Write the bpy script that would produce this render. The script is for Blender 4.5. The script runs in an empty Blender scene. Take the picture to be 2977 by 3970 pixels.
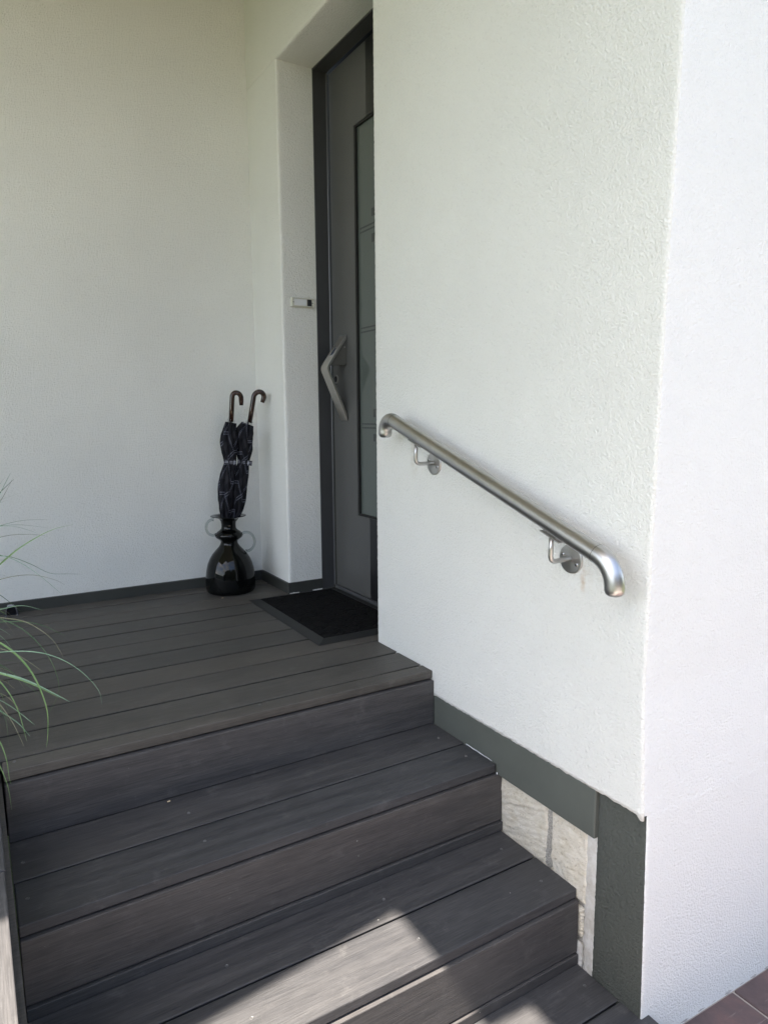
import bpy, bmesh, math, random
from mathutils import Vector, Matrix, noise
random.seed(11)
S = bpy.context.scene
COL = S.collection

# ------------------------------------------------------------------ camera
R = ((0.8563954962963652, -0.5162737478032622, -0.006940551309222098),
     (-0.07864863861865364, -0.11715341187934807, -0.9899946816667554),
     (0.5102951553431943, 0.8483728516484963, -0.14093388172850346))
cam_d = bpy.data.cameras.new('camera')
cam = bpy.data.objects.new('camera', cam_d); COL.objects.link(cam)
cam_d.sensor_fit = 'VERTICAL'; cam_d.sensor_height = 24.0
cam_d.lens = 2679.2 / 3970.0 * 24.0
cam_d.clip_start = 0.02; cam_d.clip_end = 500
rx, ry, rz = Vector(R[0]), -Vector(R[1]), -Vector(R[2])
mw = Matrix((rx, ry, rz)).transposed().to_4x4()
mw.translation = Vector((-1.25695, -1.84945, 0.83885))
cam.matrix_world = mw
S.camera = cam

# ------------------------------------------------------------------ sky, sun, exposure
SUN_TRAVEL = Vector((0.573, 0.07, -1.0)).normalized()      # direction the sunlight travels
to_sun = -SUN_TRAVEL
W = bpy.data.worlds.new('World'); S.world = W; W.use_nodes = True
wn = W.node_tree.nodes; wl = W.node_tree.links
bg = wn['Background']
sky = wn.new('ShaderNodeTexSky'); sky.sky_type = 'NISHITA'; sky.sun_disc = False
sky.sun_elevation = math.asin(to_sun.z)
sky.sun_rotation = math.atan2(to_sun.x, to_sun.y)
sky.air_density = 1.0; sky.dust_density = 2.0; sky.ozone_density = 1.0
# scattered white clouds over the blue
wtc = wn.new('ShaderNodeTexCoord'); wmp = wn.new('ShaderNodeMapping'); wmp.inputs['Scale'].default_value = (1, 1, 2.4)
wnz = wn.new('ShaderNodeTexNoise'); wnz.inputs['Scale'].default_value = 2.6; wnz.inputs['Detail'].default_value = 7; wnz.inputs['Roughness'].default_value = 0.58
wrp = wn.new('ShaderNodeValToRGB'); wrp.color_ramp.elements[0].position = 0.46; wrp.color_ramp.elements[1].position = 0.66
wbw = wn.new('ShaderNodeRGBToBW'); wcl = wn.new('ShaderNodeVectorMath'); wcl.operation = 'SCALE'; wcl.inputs[0].default_value = (1.0, 0.975, 0.93)
wml = wn.new('ShaderNodeMath'); wml.operation = 'MULTIPLY'; wml.inputs[1].default_value = 1.7
wmx = wn.new('ShaderNodeMix'); wmx.data_type = 'RGBA'
wl.new(wtc.outputs['Generated'], wmp.inputs[0]); wl.new(wmp.outputs[0], wnz.inputs['Vector']); wl.new(wnz.outputs['Fac'], wrp.inputs[0])
wl.new(sky.outputs[0], wbw.inputs[0]); wl.new(wbw.outputs[0], wml.inputs[0]); wl.new(wml.outputs[0], wcl.inputs['Scale'])
wl.new(wrp.outputs[0], wmx.inputs[0]); wl.new(sky.outputs[0], wmx.inputs[6]); wl.new(wcl.outputs[0], wmx.inputs[7])
wl.new(wmx.outputs[2], bg.inputs[0]); bg.inputs[1].default_value = 0.096
sd = bpy.data.lights.new('sun', 'SUN'); sd.energy = 5.0; sd.angle = math.radians(0.53); sd.color = (1.0, 0.90, 0.78)
sun = bpy.data.objects.new('sun', sd); COL.objects.link(sun)
sun.rotation_euler = SUN_TRAVEL.to_track_quat('-Z', 'Y').to_euler()
sun.location = (-3, -1, 6)
vs = S.view_settings
vs.view_transform = 'Standard'; vs.look = 'None'; vs.gamma = 1.0; vs.use_curve_mapping = False
vs.exposure = 2.5
S.render.engine = 'CYCLES'
S.cycles.max_bounces = 8; S.cycles.diffuse_bounces = 5; S.cycles.glossy_bounces = 5; S.cycles.transmission_bounces = 8

# ------------------------------------------------------------------ helpers
def tag(o, label=None, cat=None, group=None, kind=None):
    if label: o['label'] = label
    if cat: o['category'] = cat
    if group: o['group'] = group
    if kind: o['kind'] = kind
    return o

def thing(name, loc, label, cat, group=None):
    o = bpy.data.objects.new(name, None); COL.objects.link(o)
    o.location = loc; o.empty_display_size = 0.1
    return tag(o, label, cat, group)

def wpos(o):
    p = Vector((0, 0, 0))
    while o is not None:
        p += o.location; o = o.parent
    return p

def put(name, bm, mat, parent=None, origin=None, smooth=False):
    """bm holds world coordinates; the object is linked with its own origin under parent."""
    org = Vector(origin) if origin is not None else (wpos(parent) if parent else Vector((0, 0, 0)))
    bmesh.ops.translate(bm, verts=bm.verts, vec=-org)
    me = bpy.data.meshes.new(name)
    bm.to_mesh(me); bm.free()
    for p in me.polygons: p.use_smooth = smooth
    me.materials.append(mat)
    o = bpy.data.objects.new(name, me); COL.objects.link(o)
    if parent:
        o.parent = parent; o.location = org - wpos(parent)
    else:
        o.location = org
    return o

def clone(o, parent, loc):
    c = o.copy(); COL.objects.link(c); c.parent = parent; c.location = loc
    return c

def add_box(bm, a, b, bev=0.0, seg=2):
    a = Vector(a); b = Vector(b)
    r = bmesh.ops.create_cube(bm, size=1.0)
    vs_ = r['verts']
    for v in vs_:
        v.co = Vector(((a.x + b.x) / 2 + v.co.x * (b.x - a.x), (a.y + b.y) / 2 + v.co.y * (b.y - a.y), (a.z + b.z) / 2 + v.co.z * (b.z - a.z)))
    if bev > 0:
        es = list({e for v in vs_ for e in v.link_edges})
        bmesh.ops.bevel(bm, geom=es, offset=bev, segments=seg, profile=0.5, affect='EDGES')
    return bm

def box(a, b, bev=0.0, seg=2):
    return add_box(bmesh.new(), a, b, bev, seg)

def add_tube(bm, pts, r, n=14, cap=True, radii=None, up=None):
    pts = [Vector(p) for p in pts]
    rings = []
    ref = Vector(up) if up else None
    for i, p in enumerate(pts):
        t = (pts[min(i + 1, len(pts) - 1)] - pts[max(i - 1, 0)]).normalized()
        if ref is None:
            ref = t.orthogonal().normalized()
        ref = (ref - t * ref.dot(t)).normalized()
        bi = t.cross(ref)
        rr = radii[i] if radii else r
        rings.append([bm.verts.new(p + (ref * math.cos(2 * math.pi * k / n) + bi * math.sin(2 * math.pi * k / n)) * rr) for k in range(n)])
    for a, b in zip(rings, rings[1:]):
        for k in range(n):
            bm.faces.new((a[k], a[(k + 1) % n], b[(k + 1) % n], b[k]))
    if cap:
        bm.faces.new(list(reversed(rings[0]))); bm.faces.new(rings[-1])
    return bm

def tube(pts, r, n=14, cap=True, radii=None, up=None):
    return add_tube(bmesh.new(), pts, r, n, cap, radii, up)

def lathe(prof, c, n=48, fold=None):
    """prof: list of (radius, z); c: centre. fold(angle, i) scales the radius."""
    bm = bmesh.new(); rings = []
    for i, (r, z) in enumerate(prof):
        if r < 1e-6:
            rings.append([bm.verts.new((c[0], c[1], c[2] + z))]); continue
        rings.append([bm.verts.new((c[0] + math.cos(2 * math.pi * k / n) * r * (fold(2 * math.pi * k / n, i) if fold else 1),
                                    c[1] + math.sin(2 * math.pi * k / n) * r * (fold(2 * math.pi * k / n, i) if fold else 1), c[2] + z)) for k in range(n)])
    for a, b in zip(rings, rings[1:]):
        for k in range(n):
            if len(a) == 1 and len(b) == 1: break
            if len(a) == 1: bm.faces.new((a[0], b[(k + 1) % n], b[k]))
            elif len(b) == 1: bm.faces.new((a[k], a[(k + 1) % n], b[0]))
            else: bm.faces.new((a[k], a[(k + 1) % n], b[(k + 1) % n], b[k]))
    bmesh.ops.recalc_face_normals(bm, faces=bm.faces)
    return bm

def grid(rows):
    """rows: equally long lists of points -> quad sheet."""
    bm = bmesh.new()
    vv = [[bm.verts.new(p) for p in r] for r in rows]
    for a, b in zip(vv, vv[1:]):
        for k in range(len(a) - 1):
            bm.faces.new((a[k], a[k + 1], b[k + 1], b[k]))
    return bm

def prism(poly, axis, d0, d1, bev=0.0):
    """poly: 2-D points; extruded along axis ('x','y','z') from d0 to d1."""
    def P(p, d):
        return {'x': (d, p[0], p[1]), 'y': (p[0], d, p[1]), 'z': (p[0], p[1], d)}[axis]
    bm = bmesh.new()
    A = [bm.verts.new(P(p, d0)) for p in poly]; B = [bm.verts.new(P(p, d1)) for p in poly]
    n = len(poly)
    bm.faces.new(A); bm.faces.new(list(reversed(B)))
    for k in range(n):
        bm.faces.new((A[k], B[k], B[(k + 1) % n], A[(k + 1) % n]))
    bmesh.ops.recalc_face_normals(bm, faces=bm.faces)
    if bev > 0:
        bmesh.ops.bevel(bm, geom=list(bm.edges), offset=bev, segments=2, profile=0.5, affect='EDGES')
    return bm

# ------------------------------------------------------------------ materials
class M:
    def __init__(s, name, base=(0.8, 0.8, 0.8), rough=0.5, metal=0.0, spec=0.5):
        s.m = bpy.data.materials.new(name); s.m.use_nodes = True
        s.n = s.m.node_tree.nodes; s.l = s.m.node_tree.links
        s.b = s.n['Principled BSDF']
        s.b.inputs['Base Color'].default_value = (*base, 1)
        s.b.inputs['Roughness'].default_value = rough
        s.b.inputs['Metallic'].default_value = metal
        s.b.inputs['Specular IOR Level'].default_value = spec
        s._tc = None
    def node(s, t, **k):
        x = s.n.new(t)
        for a, v in k.items():
            if a.startswith('i_'):
                x.inputs[a[2:].replace('_', ' ')].default_value = v
            else: setattr(x, a, v)
        return x
    def link(s, a, b): s.l.new(a, b)
    def coords(s, scale=(1, 1, 1), kind='Object', jitter=False):
        tc = s.node('ShaderNodeTexCoord'); mp = s.node('ShaderNodeMapping')
        mp.inputs['Scale'].default_value = scale
        src = tc.outputs[kind]
        if jitter:
            oi = s.node('ShaderNodeObjectInfo'); mul = s.node('ShaderNodeVectorMath', operation='SCALE')
            cx = s.node('ShaderNodeCombineXYZ')
            s.link(oi.outputs['Random'], cx.inputs[0]); s.link(oi.outputs['Random'], cx.inputs[1]); s.link(oi.outputs['Random'], cx.inputs[2])
            s.link(cx.outputs[0], mul.inputs[0]); mul.inputs['Scale'].default_value = 37.0
            add = s.node('ShaderNodeVectorMath', operation='ADD')
            s.link(src, add.inputs[0]); s.link(mul.outputs[0], add.inputs[1]); src = add.outputs[0]
        s.link(src, mp.inputs[0]); return mp.outputs[0]
    def noise(s, vec, scale, detail=3, rough=0.5, dist=0.0):
        x = s.node('ShaderNodeTexNoise'); x.inputs['Scale'].default_value = scale; x.inputs['Detail'].default_value = detail
        x.inputs['Roughness'].default_value = rough; x.inputs['Distortion'].default_value = dist
        s.link(vec, x.inputs['Vector']); return x.outputs['Fac']
    def ramp(s, fac, stops, interp='LINEAR'):
        x = s.node('ShaderNodeValToRGB'); x.color_ramp.interpolation = interp
        e = x.color_ramp.elements
        while len(e) < len(stops): e.new(0.5)
        for q, (p, c) in zip(e, stops):
            q.position = p; q.color = (*c, 1) if len(c) == 3 else c
        s.link(fac, x.inputs[0]); return x.outputs[0]
    def mix(s, fac, a, b, mode='MIX'):
        x = s.node('ShaderNodeMix', data_type='RGBA', blend_type=mode)
        for v, i in ((fac, 0), (a, 6), (b, 7)):
            if isinstance(v, (int, float)): x.inputs[i].default_value = v
            elif isinstance(v, tuple): x.inputs[i].default_value = (*v, 1)
            else: s.link(v, x.inputs[i])
        return x.outputs[2]
    def math(s, op, a, b=None, clamp=False):
        x = s.node('ShaderNodeMath', operation=op); x.use_clamp = clamp
        for v, i in ((a, 0), (b, 1)):
            if v is None: continue
            if isinstance(v, (int, float)): x.inputs[i].default_value = v
            else: s.link(v, x.inputs[i])
        return x.outputs[0]
    def bump(s, h, strength=0.5, dist=0.002, prev=None):
        x = s.node('ShaderNodeBump'); x.inputs['Strength'].default_value = strength; x.inputs['Distance'].default_value = dist
        s.link(h, x.inputs['Height'])
        if prev is not None: s.link(prev, x.inputs['Normal'])
        return x.outputs[0]
    def color(s, c): s.link(c, s.b.inputs['Base Color'])
    def normal(s, n): s.link(n, s.b.inputs['Normal'])
    def rough(s, r): s.link(r, s.b.inputs['Roughness'])

def mat_stucco(name, base, scale=1.0, strength=0.52, tint=0.03, stains=None):
    m = M(name, base, 0.85, 0, 0.25)
    v = m.coords()
    n1 = m.noise(v, 150 * scale, 2.5, 0.55, 0.7)
    n2 = m.noise(v, 330 * scale, 2, 0.5, 0.5)
    vo = m.node('ShaderNodeTexVoronoi', feature='F1'); vo.inputs['Scale'].default_value = 190 * scale
    m.link(v, vo.inputs['Vector'])
    h = m.math('ADD', m.math('MULTIPLY', n1, 1.0), m.math('MULTIPLY', n2, 0.35))
    h = m.math('ADD', h, m.math('MULTIPLY', vo.outputs['Distance'], 0.35))
    lo = m.noise(v, 2.2, 4, 0.6)
    b0 = m.bump(lo, 0.25, 0.02)
    m.normal(m.bump(h, strength, 0.0085, b0))
    big = m.noise(v, 1.3, 5, 0.6)
    dk = tuple(c * (1 - 2.5 * tint) for c in base)
    c = m.mix(m.ramp(big, [(0.35, (0, 0, 0)), (0.7, (1, 1, 1))]), dk, base)
    hollow_tone = m.ramp(h, [(0.45, (1 - 5 * tint,) * 3), (0.75, (1, 1, 1))])  # darker where the bump height is low
    c = m.mix(1.0, c, hollow_tone, 'MULTIPLY')
    for (pos, rad, col, amt) in (stains or []):
        tc = m.node('ShaderNodeTexCoord'); d = m.node('ShaderNodeVectorMath', operation='SUBTRACT')
        m.link(tc.outputs['Object'], d.inputs[0]); d.inputs[1].default_value = pos
        sc = m.node('ShaderNodeVectorMath', operation='DIVIDE'); m.link(d.outputs[0], sc.inputs[0]); sc.inputs[1].default_value = rad
        ln = m.node('ShaderNodeVectorMath', operation='LENGTH'); m.link(sc.outputs[0], ln.inputs[0])
        f = m.math('SUBTRACT', 1.0, ln.outputs['Value'], True)
        f = m.math('MULTIPLY', f, m.math('MULTIPLY', m.ramp(m.noise(v, 60, 3), [(0.35, (0, 0, 0)), (0.65, (1, 1, 1))]), amt))
        c = m.mix(f, c, col)
    m.color(c)
    return m.m

def mat_board(name, dark=(0.050, 0.050, 0.053), light=(0.104, 0.099, 0.096), rough=0.56):
    """wood-plastic composite: fine brushed lines and long soft streaks along the local X axis."""
    m = M(name, dark, rough, 0, 0.45)
    v = m.coords((1, 1, 1), jitter=True)
    def st(sx, sy, sz):
        mp = m.node('ShaderNodeMapping'); mp.inputs['Scale'].default_value = (sx, sy, sz); m.link(v, mp.inputs[0]); return mp.outputs[0]
    streak = m.noise(st(1.6, 34, 34), 1.0, 5, 0.65, 0.25)
    fine = m.noise(st(16, 430, 430), 1.0, 3, 0.65)
    mid = m.noise(st(12, 240, 240), 1.0, 4, 0.7)
    blotch = m.noise(v, 7, 4, 0.6)
    f = m.math('ADD', m.math('MULTIPLY', streak, 0.60), m.math('MULTIPLY', mid, 0.26))
    f = m.math('ADD', f, m.math('MULTIPLY', blotch, 0.25))
    c = m.mix(m.ramp(f, [(0.38, (0, 0, 0)), (0.76, (1, 1, 1))]), dark, light)
    c = m.mix(0.6, c, m.ramp(fine, [(0.3, (0.5, 0.5, 0.5)), (0.7, (1.42, 1.42, 1.42))]), 'MULTIPLY')
    oi = m.node('ShaderNodeObjectInfo')
    c = m.mix(1.0, c, m.ramp(oi.outputs['Random'], [(0.0, (0.86, 0.88, 0.9)), (0.5, (1.0, 1.0, 1.0)), (1.0, (1.12, 1.09, 1.06))]), 'MULTIPLY')
    # dust specks and short scratches
    vo = m.node('ShaderNodeTexVoronoi'); vo.inputs['Scale'].default_value = 26; m.link(v, vo.inputs['Vector'])
    sepc = m.node('ShaderNodeSeparateColor'); m.link(vo.outputs['Color'], sepc.inputs[0])
    pick = m.math('GREATER_THAN', sepc.outputs[0], 0.80)
    size = m.math('MULTIPLY', sepc.outputs[1], 0.055)
    sp = m.math('MULTIPLY', m.math('LESS_THAN', vo.outputs['Distance'], size), pick)
    c = m.mix(m.math('MULTIPLY', sp, 0.5), c, (0.42, 0.41, 0.39))
    dust = m.ramp(m.noise(v, 16, 5, 0.7), [(0.58, (0, 0, 0)), (0.8, (1, 1, 1))])
    c = m.mix(m.math('MULTIPLY', dust, 0.22), c, (0.23, 0.225, 0.22))
    sr = m.node('ShaderNodeMapping'); sr.inputs['Rotation'].default_value = (0, 0, 1.25); sr.inputs['Scale'].default_value = (70, 900, 300); m.link(v, sr.inputs[0])
    scr = m.math('MULTIPLY', m.ramp(m.noise(sr.outputs[0], 1.0, 2, 0.5), [(0.70, (0, 0, 0)), (0.78, (1, 1, 1))]), m.ramp(m.noise(v, 9, 3, 0.6), [(0.5, (0, 0, 0)), (0.66, (1, 1, 1))]))
    c = m.mix(m.math('MULTIPLY', scr, 0.45), c, (0.30, 0.29, 0.28))
    m.color(c)
    m.normal(m.bump(m.math('ADD', fine, m.math('MULTIPLY', mid, 0.6)), 0.35, 0.0012))
    m.rough(m.ramp(streak, [(0.3, (rough - 0.08,) * 3), (0.7, (rough + 0.12,) * 3)]))
    return m.m

def mat_steel(name, base=(0.54, 0.535, 0.53), rough=0.31, axis='Y', amt=0.05):
    m = M(name, base, rough, 1.0)
    sc = {'X': (6, 500, 500), 'Y': (500, 6, 500), 'Z': (500, 500, 6), 'N': (160, 160, 160)}[axis]
    v = m.coords(sc)
    n = m.noise(v, 1.0, 3, 0.6)
    m.rough(m.ramp(n, [(0.25, (rough - 0.03,) * 3), (0.75, (rough + 0.06,) * 3)]))
    m.normal(m.bump(n, amt, 0.0004))
    big = m.noise(m.coords(), 14, 3)
    m.color(m.ramp(big, [(0.3, tuple(c * 0.88 for c in base)), (0.7, base)]))
    return m.m

def mat_plain(name, base, rough=0.5, metal=0.0, spec=0.5, nscale=0, namt=0.1, ndist=0.001, var=0.12, vscale=6):
    m = M(name, base, rough, metal, spec)
    big = m.noise(m.coords(), vscale, 4, 0.6)
    m.color(m.ramp(big, [(0.3, tuple(c * (1 - var) for c in base)), (0.7, tuple(c * (1 + var) for c in base))]))
    if nscale: m.normal(m.bump(m.noise(m.coords(), nscale, 3, 0.6), namt, ndist))
    return m.m

WALL = (0.766, 0.772, 0.738)
MS = mat_stucco('white_stucco', WALL, stains=[
    ((0.0, 0.045, 0.70), (0.05, 0.03, 0.09), (0.42, 0.36, 0.24), 0.45),
    ((0.0, -0.695, 0.43), (0.03, 0.012, 0.04), (0.45, 0.27, 0.13), 0.5),
    ((0.0, -0.70, 0.45), (0.05, 0.03, 0.05), (0.5, 0.42, 0.3), 0.35)])
MSF = mat_stucco('front_stucco', (0.785, 0.80, 0.795), strength=0.5, tint=0.012)
MPL = mat_stucco('plinth_render', (0.089, 0.097, 0.087), scale=0.8, strength=0.75, tint=0.03)
MPB = mat_plain('plinth_paint', (0.093, 0.102, 0.090), 0.6, nscale=70, namt=0.15, ndist=0.002, var=0.08)
MSK = mat_plain('skirting_paint', (0.038, 0.040, 0.036), 0.5, nscale=60, namt=0.2, ndist=0.002, var=0.15)
MB = mat_board('composite_board_sky_tint', (0.031, 0.032, 0.036), (0.072, 0.071, 0.073))  # treads: same board, sky-lit shade put into a darker, bluer tone
MBD = mat_board('composite_deck', (0.043, 0.0405, 0.0365), (0.091, 0.085, 0.076))
MBR = mat_board('composite_riser_bounce_tint', (0.042, 0.0415, 0.044), (0.090, 0.084, 0.081))  # same board again, paled for the light bounced up onto risers
MST = mat_steel('brushed_steel')
MSTZ = mat_steel('brushed_steel_upright', axis='Z')
MSTN = mat_steel('satin_steel', rough=0.33, axis='N', amt=0.03)
MSCREW = mat_plain('screw_steel', (0.17, 0.17, 0.17), 0.5, 0.6, nscale=300, namt=0.3)
MFR = mat_plain('door_frame_paint', (0.046, 0.047, 0.050), 0.42, 0.0, 0.5, nscale=500, namt=0.05, var=0.05)
MLF = mat_plain('door_leaf_paint', (0.086, 0.087, 0.085), 0.40, 0.0, 0.5, nscale=500, namt=0.05, var=0.05)
MBEAD = mat_plain('aluminium_bead', (0.16, 0.165, 0.175), 0.35, 0.6, var=0.05)
MBK = mat_plain('black_panel', (0.012, 0.013, 0.014), 0.3, 0, 0.5, var=0.05)
MGASK = mat_plain('black_gasket', (0.008, 0.008, 0.008), 0.7)
MRUB = mat_plain('mat_rubber', (0.016, 0.017, 0.0175), 0.55, 0, 0.4, nscale=90, namt=0.2)
MDARK = mat_plain('dark_interior', (0.02, 0.02, 0.02), 0.9)

ROOF_L = -4.6; ROOF_F = -1.6; HEDGE_F = 4.2; REFLECTION_WALL_H = 1.7
GRASS = [
 (0.00259, [[-1.1936, 0.1274, 0.6444], [-1.1788, 0.1481, 0.6692], [-1.1631, 0.1684, 0.6946]]),
 (0.00267, [[-1.1933, 0.1838, 0.6181], [-1.1742, 0.2278, 0.6424], [-1.153, 0.272, 0.675]]),
 (0.00265, [[-1.192, 0.1678, 0.6444], [-1.169, 0.2058, 0.6618], [-1.1521, 0.2463, 0.6727]]),
 (0.00175, [[-1.1983, -0.0728, 0.6862], [-1.1862, -0.0975, 0.7061]]),
 (0.00171, [[-1.191, 0.2354, 0.6214], [-1.1687, 0.2366, 0.6288], [-1.1458, 0.2368, 0.6321]]),
 (0.0017, [[-1.1922, 0.2198, 0.6135], [-1.1747, 0.1001, 0.6315]]),
 (0.00189, [[-1.2013, 0.0658, 0.5727], [-1.167, 0.0217, 0.587], [-1.1406, -0.0189, 0.5937], [-1.1067, -0.0645, 0.5979]]),
 (0.00224, [[-1.2006, 0.0913, 0.5698], [-1.1537, 0.0658, 0.5717], [-1.1214, 0.0483, 0.5685], [-1.0996, 0.0369, 0.5636]]),
 (0.00174, [[-1.2059, -0.0893, 0.5931], [-1.1841, -0.13, 0.5979], [-1.1584, -0.1745, 0.5948], [-1.138, -0.2161, 0.5886]]),
 (0.00213, [[-1.2053, -0.0018, 0.5551], [-1.163, 0.0053, 0.558], [-1.1264, 0.0144, 0.5519], [-1.1006, 0.0293, 0.5427]]),
 (0.00465, [[-1.2062, 0.155, 0.4607], [-1.1602, 0.1099, 0.5065], [-1.1116, 0.0617, 0.5428], [-1.066, 0.0136, 0.5689], [-1.0459, -0.0224, 0.5752]]),
 (0.00234, [[-1.2041, 0.1683, 0.4812], [-1.1756, 0.1298, 0.48], [-1.1417, 0.0864, 0.4684], [-1.1091, 0.0428, 0.4507], [-1.0895, 0.01, 0.4514], [-1.0365, -0.0427, 0.4531]]),
 (0.00227, [[-1.2056, 0.1077, 0.4939], [-1.185, 0.0676, 0.4901], [-1.1601, 0.0239, 0.4808], [-1.1289, -0.0257, 0.4583], [-1.0895, -0.083, 0.4195]]),
 (0.00232, [[-1.2155, -0.1072, 0.475], [-1.1821, -0.1052, 0.4804], [-1.1507, -0.1034, 0.4779], [-1.1171, -0.1041, 0.4682], [-1.0832, -0.107, 0.4464]]),
 (0.00181, [[-1.2129, -0.0358, 0.4723], [-1.2, -0.0855, 0.477], [-1.1867, -0.1363, 0.4767]]),
 (0.00275, [[-1.2107, 0.2188, 0.3672], [-1.1807, 0.2371, 0.3306], [-1.1605, 0.2625, 0.3016]]),
 (0.00305, [[-1.2187, -0.0185, 0.3853], [-1.1826, -0.0041, 0.3864], [-1.1537, 0.0127, 0.3754], [-1.1228, 0.027, 0.3566]]),
 (0.00256, [[-1.2185, 0.0631, 0.3449], [-1.1695, 0.0404, 0.3341], [-1.1251, 0.0171, 0.3029], [-1.0994, 0.0044, 0.2677], [-1.0872, -0.0009, 0.2286]]),
 (0.00211, [[-1.2209, -0.0493, 0.3714], [-1.1847, -0.06, 0.3501], [-1.1489, -0.0737, 0.3092], [-1.1282, -0.0781, 0.2697], [-1.1129, -0.08, 0.2253], [-1.1095, -0.0745, 0.1824], [-1.1224, -0.0585, 0.1439], [-1.1469, -0.0378, 0.0913]]),
 (0.00295, [[-1.2184, 0.1124, 0.3201], [-1.1661, 0.1161, 0.3125], [-1.1167, 0.1192, 0.2909], [-1.0673, 0.1199, 0.2546]]),
 (0.00271, [[-1.2183, 0.1786, 0.286], [-1.1966, 0.1014, 0.2853]]),
 (0.00514, [[-1.2252, -0.0464, 0.3127], [-1.199, -0.0658, 0.2909], [-1.1732, -0.0871, 0.256], [-1.1561, -0.1039, 0.2169], [-1.1461, -0.1171, 0.1737], [-1.1411, -0.127, 0.1323], [-1.1507, -0.1316, 0.0695]]),
 (0.00238, [[-1.2274, -0.0782, 0.3], [-1.1948, -0.1171, 0.3086], [-1.1416, -0.1699, 0.3084], [-1.1053, -0.2143, 0.2975], [-1.0737, -0.2577, 0.2758], [-1.0524, -0.2956, 0.2499], [-1.0498, -0.3223, 0.2232]]),
 (0.0052, [[-1.2304, -0.032, 0.2357], [-1.1934, -0.0514, 0.2229], [-1.1526, -0.0745, 0.2015], [-1.0914, -0.1131, 0.1609]]),
 (0.00376, [[-1.232, -0.1313, 0.2669], [-1.1916, -0.1472, 0.2486], [-1.1544, -0.1617, 0.2266], [-1.1173, -0.1772, 0.1991]]),
 (0.00247, [[-1.2256, -0.013, 0.2897], [-1.1896, -0.0567, 0.2794], [-1.1636, -0.0954, 0.2636], [-1.1421, -0.1309, 0.25]]),
 (0.00268, [[-1.2262, 0.1425, 0.2006], [-1.2068, 0.1231, 0.1876], [-1.1683, 0.0882, 0.1507], [-1.144, 0.0635, 0.124]]),
 (0.00368, [[-1.2319, -0.0295, 0.2147], [-1.2134, -0.0497, 0.185], [-1.1999, -0.0684, 0.1469], [-1.1934, -0.082, 0.1133], [-1.1885, -0.0947, 0.0798]]),
 (0.00394, [[-1.2339, 0.0939, 0.1223], [-1.2067, 0.0145, 0.1243], [-1.1676, -0.0753, 0.1067]]),
 (0.00302, [[-1.2365, -0.0633, 0.1702], [-1.217, -0.0808, 0.1353], [-1.2046, -0.0937, 0.1023], [-1.1956, -0.1042, 0.0723]]),
 (0.00464, [[-1.2358, 0.1057, 0.0905], [-1.1964, 0.113, 0.0436], [-1.1727, 0.0776, 0.015]]),
 (0.00242, [[-1.237, -0.0639, 0.1648], [-1.2327, -0.0684, 0.1528], [-1.2258, -0.0776, 0.1228], [-1.2267, -0.0854, 0.0725]]),
 (0.00363, [[-1.2434, -0.0735, 0.0834], [-1.2329, -0.085, 0.0528], [-1.2334, -0.09, 0.0204], [-1.228, -0.0993, -0.0155]]),
 (0.00363, [[-1.2479, -0.0802, 0.0272], [-1.2387, -0.0904, -0.0011], [-1.2325, -0.1006, -0.0401], [-1.2316, -0.1069, -0.0748]]),
 (0.0024, [[-1.2286, -0.0685, 0.2793], [-1.2089, -0.03, 0.2622], [-1.1788, 0.0014, 0.2405]]),
 (0.0018, [[-1.2295, -0.0648, 0.2646], [-1.2174, -0.049, 0.2393], [-1.2126, -0.0315, 0.1983]]),
]
# ================================================================== GROUND
gm = M('lawn', (0.06, 0.10, 0.03), 0.9, 0, 0.1)
gv = gm.coords()
gm.color(gm.mix(gm.ramp(gm.noise(gv, 1.5, 6, 0.7), [(0.3, (0, 0, 0)), (0.7, (1, 1, 1))]), (0.058, 0.078, 0.03), (0.10, 0.115, 0.052)))
gm.normal(gm.bump(gm.noise(gv, 60, 4, 0.7), 0.8, 0.03))
bm = bmesh.new(); bmesh.ops.create_grid(bm, x_segments=2, y_segments=2, size=150)
bmesh.ops.translate(bm, verts=bm.verts, vec=(0, 0, -0.80))
tag(put('lawn', bm, gm.m), kind='structure')

# garden behind the viewer, seen only in reflections and felt as green bounce light
hm = M('hedge_leaf', (0.05, 0.08, 0.03), 0.7, 0, 0.2)
hv = hm.coords()
hm.color(hm.mix(hm.ramp(hm.noise(hv, 2.5, 6, 0.75), [(0.35, (0, 0, 0)), (0.65, (1, 1, 1))]), (0.025, 0.03, 0.014), (0.085, 0.095, 0.045)))
hm.normal(hm.bump(hm.noise(hv, 9, 6, 0.8), 1.0, 0.3))
def bank(p0, p1, h, dev, seed, depth=1.4):
    p0 = Vector(p0); p1 = Vector(p1); d = p1 - p0; n = int(d.length / 0.22); side = Vector((d.y, -d.x, 0)).normalized()
    rows = []
    for q, (o, zf) in enumerate(((0.0, 0.0), (0.15, 0.35), (0.1, 0.7), (0.45, 0.93), (0.8, 1.0), (1.2, 0.9), (1.4, 0.5), (1.45, 0.0))):
        r = []
        for i in range(n + 1):
            hh = h + dev * noise.noise((i * 0.045 * 4, seed, 0)) + dev * 0.5 * noise.noise((i * 0.5, seed, 3))
            b = 0.22 * noise.noise((i * 0.7, q * 0.9, seed))
            p = p0 + d * (i / n) + side * (o * depth / 1.4 + b); r.append((p.x, p.y, -0.8 + hh * zf + b * (zf > 0)))
        rows.append(r)
    return grid(rows)
bm = bank((9, -9.5, 0), (-9, -9.0, 0), HEDGE_F, 1.6, 1.0)
tag(put('hedge', bm, hm.m, smooth=False), kind='stuff')
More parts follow.
